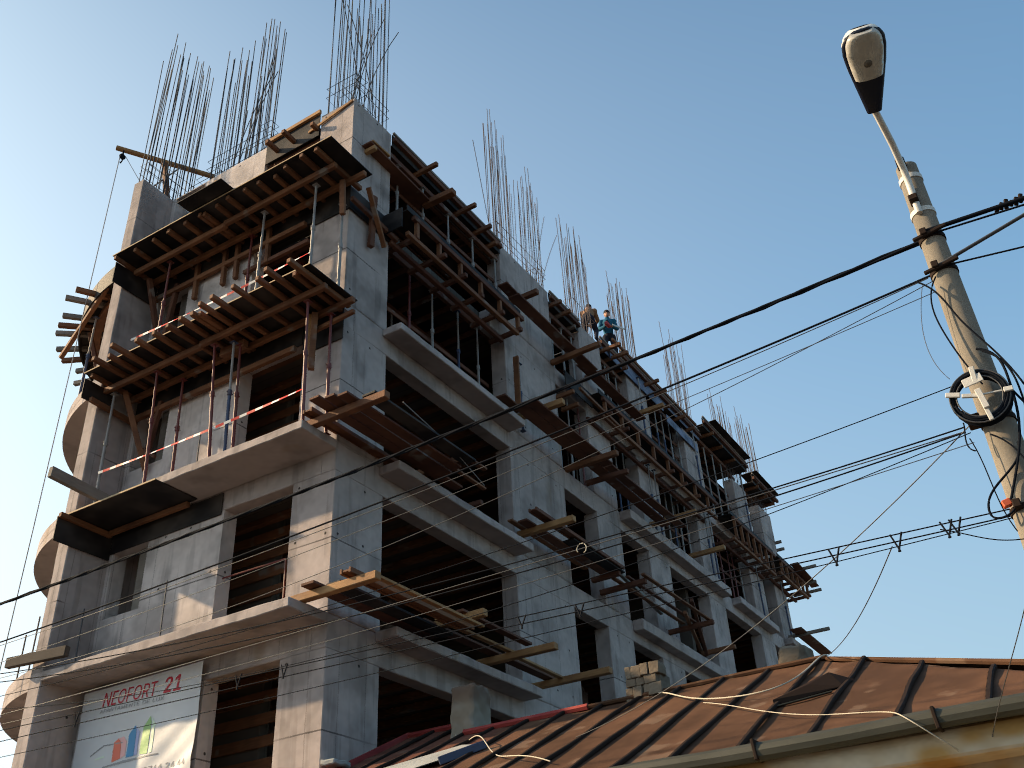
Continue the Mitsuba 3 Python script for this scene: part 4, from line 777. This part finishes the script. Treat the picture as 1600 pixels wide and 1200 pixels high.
# ------------------------------------------------------------------ overhead cables (all on the line of poles along the street)
def cable(label, yz, r, mat='cable_black', x=PX, twist=0, group=None, ext=None):
    """yz: measured (y, z) points along the span; a smooth curve through them, carried on past the frame"""
    yz = sorted(yz); Y = np.array([p[0] for p in yz]); Zv = np.array([p[1] for p in yz])
    c = np.polyfit(Y, Zv, 2 if len(Y) > 2 else 1)
    y = np.linspace(Y[0], ext if ext is not None else Y[-1], 70); z = np.polyval(c, y)
    # keep the pole end exact
    z = z + (Zv[0] - np.polyval(c, Y[0])) * np.exp(-(y - Y[0]) / 1.5)
    xs = np.broadcast_to(x, y.shape) if np.ndim(x) == 0 else np.interp(y, [Y[0], Y[-1]], x)
    if twist:
        ms = []
        for k in range(twist):
            a = 2 * math.pi * k / twist + y * 5.5 + .8 * np.sin(y * 1.7)
            rr = r * .95 * (1 + .25 * np.sin(y * 1.3 + k))
            ms.append(tube(np.stack([xs + rr * np.cos(a), y, z + rr * np.sin(a)], 1), r, 6))
        m = join(*ms)
    else: m = tube(np.stack([xs, y, z], 1), r, 6)
    return solo('overhead_cable', m, mat, label, 'cable', group, smooth=True)

cable('thick twisted black cable, highest of the overhead lines', [(-9.44, 6.69), (-7.9, 6.635), (-5.79, 6.535), (-4.05, 6.50), (-2.6, 6.44), (-.73, 6.45), (2.02, 6.42)], .0115, twist=3, ext=14)
cable('second overhead cable from the top, fixed just below the thick twisted one', [(-9.40, 6.356), (-8.32, 6.241), (-7.23, 6.15), (-6.23, 6.11), (-2.77, 6.02), (1.83, 5.88)], .009, ext=14)
cable('thin wire hanging just under the second overhead cable', [(-9.37, 6.34), (-8.75, 6.262), (-7.92, 6.14), (-6.86, 6.06), (-2.78, 5.975), (1.81, 5.83)], .004, 'cable_grey', ext=14)
cable('upper cable of the pair fixed under the cable coil', [(-9.27, 5.034), (-7.83, 4.97), (-6.06, 4.975), (-4.81, 5.02), (-2.04, 5.15), (1.69, 5.47)], .0058, ext=12)
cable('lower cable of the pair fixed under the cable coil', [(-9.27, 4.995), (-7.79, 4.89), (-6.7, 4.885), (-4.81, 4.90), (-2.05, 5.04), (1.65, 5.36)], .0058, ext=12)
cable('shiny thin wire crossing just below the coil pair towards the left', [(-9.27, 5.0), (-6.3, 4.93), (-4.81, 4.955), (1.5, 4.955)], .0042, 'cable_grey', ext=12)
cable('thin wire from the cable coil reaching left behind the building edge', [(-9.29, 5.375), (-8.78, 5.345), (-7.8, 5.245), (-5.0, 5.15), (1.4, 5.18)], .004, 'cable_black', ext=12)
cable('upper cable of the lowest pair with plastic spacers', [(-9.38, 4.363), (-7.89, 4.405), (-6.02, 4.475), (-4.1, 4.55), (-2.87, 4.63), (0, 4.73), (1.42, 4.76)], .0048, ext=12)
cable('lower cable of the lowest pair with plastic spacers', [(-9.39, 4.314), (-7.92, 4.325), (-6.02, 4.41), (-3.66, 4.50), (-2.11, 4.58), (1.37, 4.63)], .0048, ext=12)
cable('faint grey wire low across the printed banner', [(-9.3, 4.9), (-4.8, 4.80), (-2.1, 4.74), (.34, 4.78), (1.48, 4.87)], .0032, 'cable_grey', ext=12)
cable('faint wire between the second cable and the coil pair at the left edge', [(-9.4, 6.2), (-4, 5.80), (1.76, 5.62)], .0032, 'cable_grey', ext=12)
cable('thin dark wire sagging low between the coil bracket and the left edge', [(-9.3, 4.98), (-5.0, 4.62), (1.45, 5.02)], .0036, ext=12)
cable('lowest thin wire crossing in front of the banner house print', [(-9.38, 4.30), (-4.5, 4.33), (1.35, 4.46)], .0036, ext=12)
cable('faint wire sagging from the second bracket below the second cable', [(-9.4, 6.30), (-5.0, 5.62), (1.7, 5.42)], .0034, 'cable_grey', ext=12)
def wire(name, pts, r, mat, label, cat='cable', group=None, smooth=True):
    p = np.array(pts, float)
    if len(p) > 3:      # a smooth curve through the points
        from scipy.interpolate import CubicSpline
        d = np.r_[0, np.cumsum(np.linalg.norm(np.diff(p, axis=0), axis=1))]; p = CubicSpline(d, p)(np.linspace(0, d[-1], 8 * len(p)))
    return solo(name, tube(p, r, 6), mat, label, cat, group, smooth)
def sagged(p, q, sag, n=24):
    s = np.linspace(0, 1, n)[:, None]; c = np.array(p) + (np.array(q) - np.array(p)) * s; c[:, 2] -= sag * 4 * (s * (1 - s))[:, 0]; return c
solo('service_wire', tube(sagged((-3.9, -9.33, 5.02), (-.607, -4.278, 4.31), .25), .0045, 5), 'cable_grey', 'thin service wire sagging from the pole down to the middle of the rusty roof', 'wire', smooth=True)
solo('service_wire', tube(sagged((-3.84, -8.58, 4.31), (1.1, -6.8, 5.12), .1), .0045, 5), 'cable_grey', 'thin service wire from the lowest cables to the peak of the rusty roof', 'wire', smooth=True)
wire('service_wire', [(-3.98, -9.42, 4.0), (-3.3, -9.2, 3.8), (-2.45, -8.75, 3.35), (-2.0, -8.6, 3.2)], .004, 'cable_grey', 'thin wire from the pole to the gutter at the lower right', 'wire')
for (dy, dz, yend, zend, xend, lab, r) in ((0, 6.70, -24, 6.0, -3.84, 'thick cable bundle leaving the pole to the right, topmost', .018), (0, 6.66, -24, 5.6, -3.84, 'thinner cable under the topmost one, right of the pole', .008), (0, 6.345, -16, 8.03, -3.84, 'grey cable rising to the right of the pole', .014), (0, 6.34, -24, 4.2, -3.84, 'thin cable running right from the second bracket', .007)):
    solo('overhead_cable', tube([(PX - .1, -9.45, dz), (xend - .05, yend, zend)], r, 6), 'cable_black' if r != .014 else 'cable_grey', lab, 'cable', smooth=True)
sp = solo('cable_splice', join(*[bar((-3.9, -9.98 - .035 * k, 6.655 + .01 * (k % 2)), (-3.9 + .01, -10.0 - .035 * k, 6.72 + .03 * ((k * 7) % 3) / 2), .022, .03) for k in range(6)]), 'roof_seam', 'spiky row of cable connectors on the topmost cable right of the pole', 'connector')
W = [('cable running down the pole face below the second bracket', [(-3.98, -9.429, 6.236), (-3.98, -9.344, 6.043), (-3.98, -9.355, 5.742), (-3.98, -9.424, 5.431), (-3.98, -9.48, 5.246)], .006),
     ('cable slanting across the pole from left to right above the coil', [(-3.98, -9.282, 6.255), (-3.98, -9.387, 6.114), (-4.0, -9.485, 5.802), (-3.98, -9.604, 5.524), (-3.98, -9.687, 5.3), (-3.98, -9.726, 5.152)], .007),
     ('cable bowing out right of the coil and down the pole', [(-3.98, -9.519, 5.531), (-3.98, -9.633, 5.402), (-3.98, -9.647, 5.235), (-3.98, -9.612, 4.886), (-3.98, -9.522, 4.62), (-3.98, -9.387, 4.331)], .009),
     ('black loop of cable at the lowest bracket of the pole', [(-3.98, -9.563, 4.753), (-3.98, -9.366, 4.502), (-3.98, -9.259, 4.346), (-3.98, -9.269, 4.282), (-3.98, -9.357, 4.27), (-3.98, -9.42, 4.33)], .008),
     ('thin wire falling from the coil bracket to the pole foot', [(-3.98, -9.287, 4.873), (-3.98, -9.323, 4.564), (-3.98, -9.345, 4.297), (-3.98, -9.379, 4.15)], .004),
     ('second cable bowing right of the coil, further out', [(-3.98, -9.55, 5.50), (-3.98, -9.66, 5.35), (-3.98, -9.69, 5.1), (-3.98, -9.66, 4.8), (-3.98, -9.60, 4.5)], .007),
     ('cable leaving the pole to the right beside the coil', [(-3.98, -9.62, 5.22), (-3.98, -9.72, 4.95), (-3.95, -9.9, 4.7), (-3.9, -10.4, 4.5)], .008),
     ('grey wire hanging left of the pole above the coil', [(-3.98, -9.32, 6.2), (-3.98, -9.22, 5.8), (-3.98, -9.25, 5.45), (-3.98, -9.29, 5.36)], .0025),
     ('curled cable ends under the coil bracket', [(-3.98, -9.28, 5.0), (-3.98, -9.26, 4.86), (-3.98, -9.275, 4.79), (-3.98, -9.30, 4.77)], .005),
     ('wire looping back to the pole at the frame edge, lowest right', [(-3.98, -8.93, 4.29), (-3.98, -9.1, 4.20), (-3.98, -9.34, 4.10), (-3.98, -9.44, 4.08), (-3.98, -9.40, 3.9)], .004),
     ('cable hugging the pole below the coil on the right', [(-3.98, -9.42, 4.86), (-3.98, -9.53, 4.72), (-3.98, -9.58, 4.55), (-3.98, -9.60, 4.3)], .006)]
for lab, pts, r in W: wire('pole_cable', pts, r, 'cable_black' if r > .003 else 'cable_grey', lab)
part(L, 'cable_bracket', join(tube([(PX, PY, 4.30), (PX, PY, 4.34)], pr(4.3) + .01, 24), bar((PX - .17, PY + .06, 4.33), (PX - .05, PY + .06, 4.33), .05, .06)), 'roof_seam'); part(L, 'cable_bracket', join(tube([(PX, PY, 4.98), (PX, PY, 5.02)], pr(5) + .01, 24), bar((PX - .17, PY + .14, 5.0), (PX - .05, PY + .14, 5.0), .09, .07)), 'roof_seam')
solo('cable_connector', bar((PX - .14, -9.345, 4.345), (PX - .13, -9.40, 4.36), .05, .05), 'connector_orange', 'small orange connector where the lowest cable pair meets the pole', 'connector')
for k, (y, z1, z2) in enumerate(((-9.02, 4.385, 4.30), (-8.96, 4.385, 4.30), (-8.62, 4.385, 4.29), (-8.18, 4.395, 4.30), (-6.1, 4.47, 4.40), (-5.55, 4.50, 4.43), (-2.9, 4.635, 4.54), (-2.3, 4.66, 4.55), (.1, 4.73, 4.61))):
    solo('cable_spacer', join(tube([(PX, y + .035, z1 + .012), (PX, y - .006, z2 - .03)], .007, 5), tube([(PX, y - .045, z1 + .012), (PX, y + .006, z2 - .03)], .007, 5)), 'cable_black', ('small black V shaped spacer nearest the pole on the lowest cable pair', 'second V shaped spacer from the pole on the lowest cable pair', 'third V shaped spacer from the pole, before open sky', 'fourth V shaped spacer from the pole, before open sky near the building', 'V shaped spacer before the wide column, right one of two', 'V shaped spacer before the wide column, left one of two', 'V shaped spacer before the foot of the corner column', 'V shaped spacer before the lowest left opening', 'leftmost V shaped spacer, beside the banner')[k], 'cable spacer', 'spacers on the lowest cable pair')
# coil of spare cable on a white cross bracket
K = thing('cable_coil', 'ring of coiled black cable on a white cross bracket tied to the pole', 'cable coil')
cc = np.array([-4.05, -9.44, 5.11]); e1 = np.array([0, 1, 0.]); e2 = np.array([-.12, 0, .993])
def onring(r, a, off=0): return cc + e1 * r * math.cos(a) + e2 * r * math.sin(a) + np.array([-off, 0, 0])
R = random.Random(3); pts = []
for k in range(9 * 40):
    a = k / 40 * 2 * math.pi; w = k // 40
    pts.append(onring(.158 + .012 * math.sin(a * .37 + w) + .018 * R.uniform(.4, .6) + .006 * (w % 4), a, .03 * math.sin(w * 2.1) + .012 * math.sin(a * .71)))
part(K, 'winding', tube(np.array(pts), .0095, 6), 'cable_black', smooth=True)
for r_ in (.148, .192): part(K, 'binding_ring', tube(np.array([onring(r_, a, .035) for a in np.linspace(0, 2 * math.pi, 40)]), .006, 5), 'cable_grey', smooth=True)
for a0, l0, l1, w, h in ((math.pi / 2 + .05, .085, .215, .035, .02), (math.pi + .1, .155, .215, .035, .02), (.32, .12, .215, .035, .02), (-math.pi / 2 - .12, .06, .20, .03, .02)):
    part(K, 'arm', bar(onring(l0, a0, .05), onring(l1, a0, .05), w, h, .004, up=(1, 0, 0)), 'band_white')
part(K, 'arm', bar(onring(.0, 0, .05), onring(.15, math.pi + .05, .03), .012, .012, .003), 'band_white'); part(K, 'arm', bar(onring(-.01, .3, .04), onring(.11, .25, .05), .028, .02, .003, up=(1, 0, 0)), 'band_white')
part(K, 'plate', bar(cc + (-.065, .075, .105), cc + (-.065, -.055, .125), .065, .012, .003, up=(1, 0, 0)), 'band_white'); part(K, 'plate', bar(cc + (-.06, .0, .04), cc + (-.05, -.02, -.11), .04, .03, .003, up=(1, 0, 0)), 'band_white')
# small ring of wire hanging on the shiny line
solo('wire_ring', tube(np.array([(PX, -6.17 + .045 * math.cos(a), 4.95 + .045 * math.sin(a)) for a in np.linspace(-.5, 4.3, 24)]), .005, 5), 'cable_white', 'bright open ring of wire hanging on a thin cable before the building', 'wire ring', smooth=True)
# white cables lying on the rusty roof
wire('roof_cable', [(.949, -4.68, 5.06), (.324, -5.174, 4.80), (-.291, -5.927, 4.50), (-.42, -6.465, 4.45), (.184, -6.742, 4.74), (1.083, -6.789, 5.13)], .0085, 'cable_white', 'white cable hanging in a bow over the rusty roof up to its peak')
wire('roof_cable', [(-.258, -5.694, 4.50), (-1.133, -6.525, 4.10), (-1.864, -7.423, 3.75), (-2.35, -8.03, 3.56), (-2.52, -8.15, 3.46), (-2.5, -8.29, 3.33), (-2.3, -8.42, 3.22)], .005, 'cable_white', 'thin pale cable crossing the rusty roof and hanging over the gutter')
wire('roof_cable', [(1.19, -1.414, 5.18), (.387, -2.212, 4.81), (-.2, -2.78, 4.62), (-.445, -3.03, 4.42), (-1.048, -3.617, 4.14), (-1.663, -4.518, 3.85)], .007, 'cable_white', 'white cable crossing the loose metal sheet on the left of the roof')


# ------------------------------------------------------------------ far end of the script
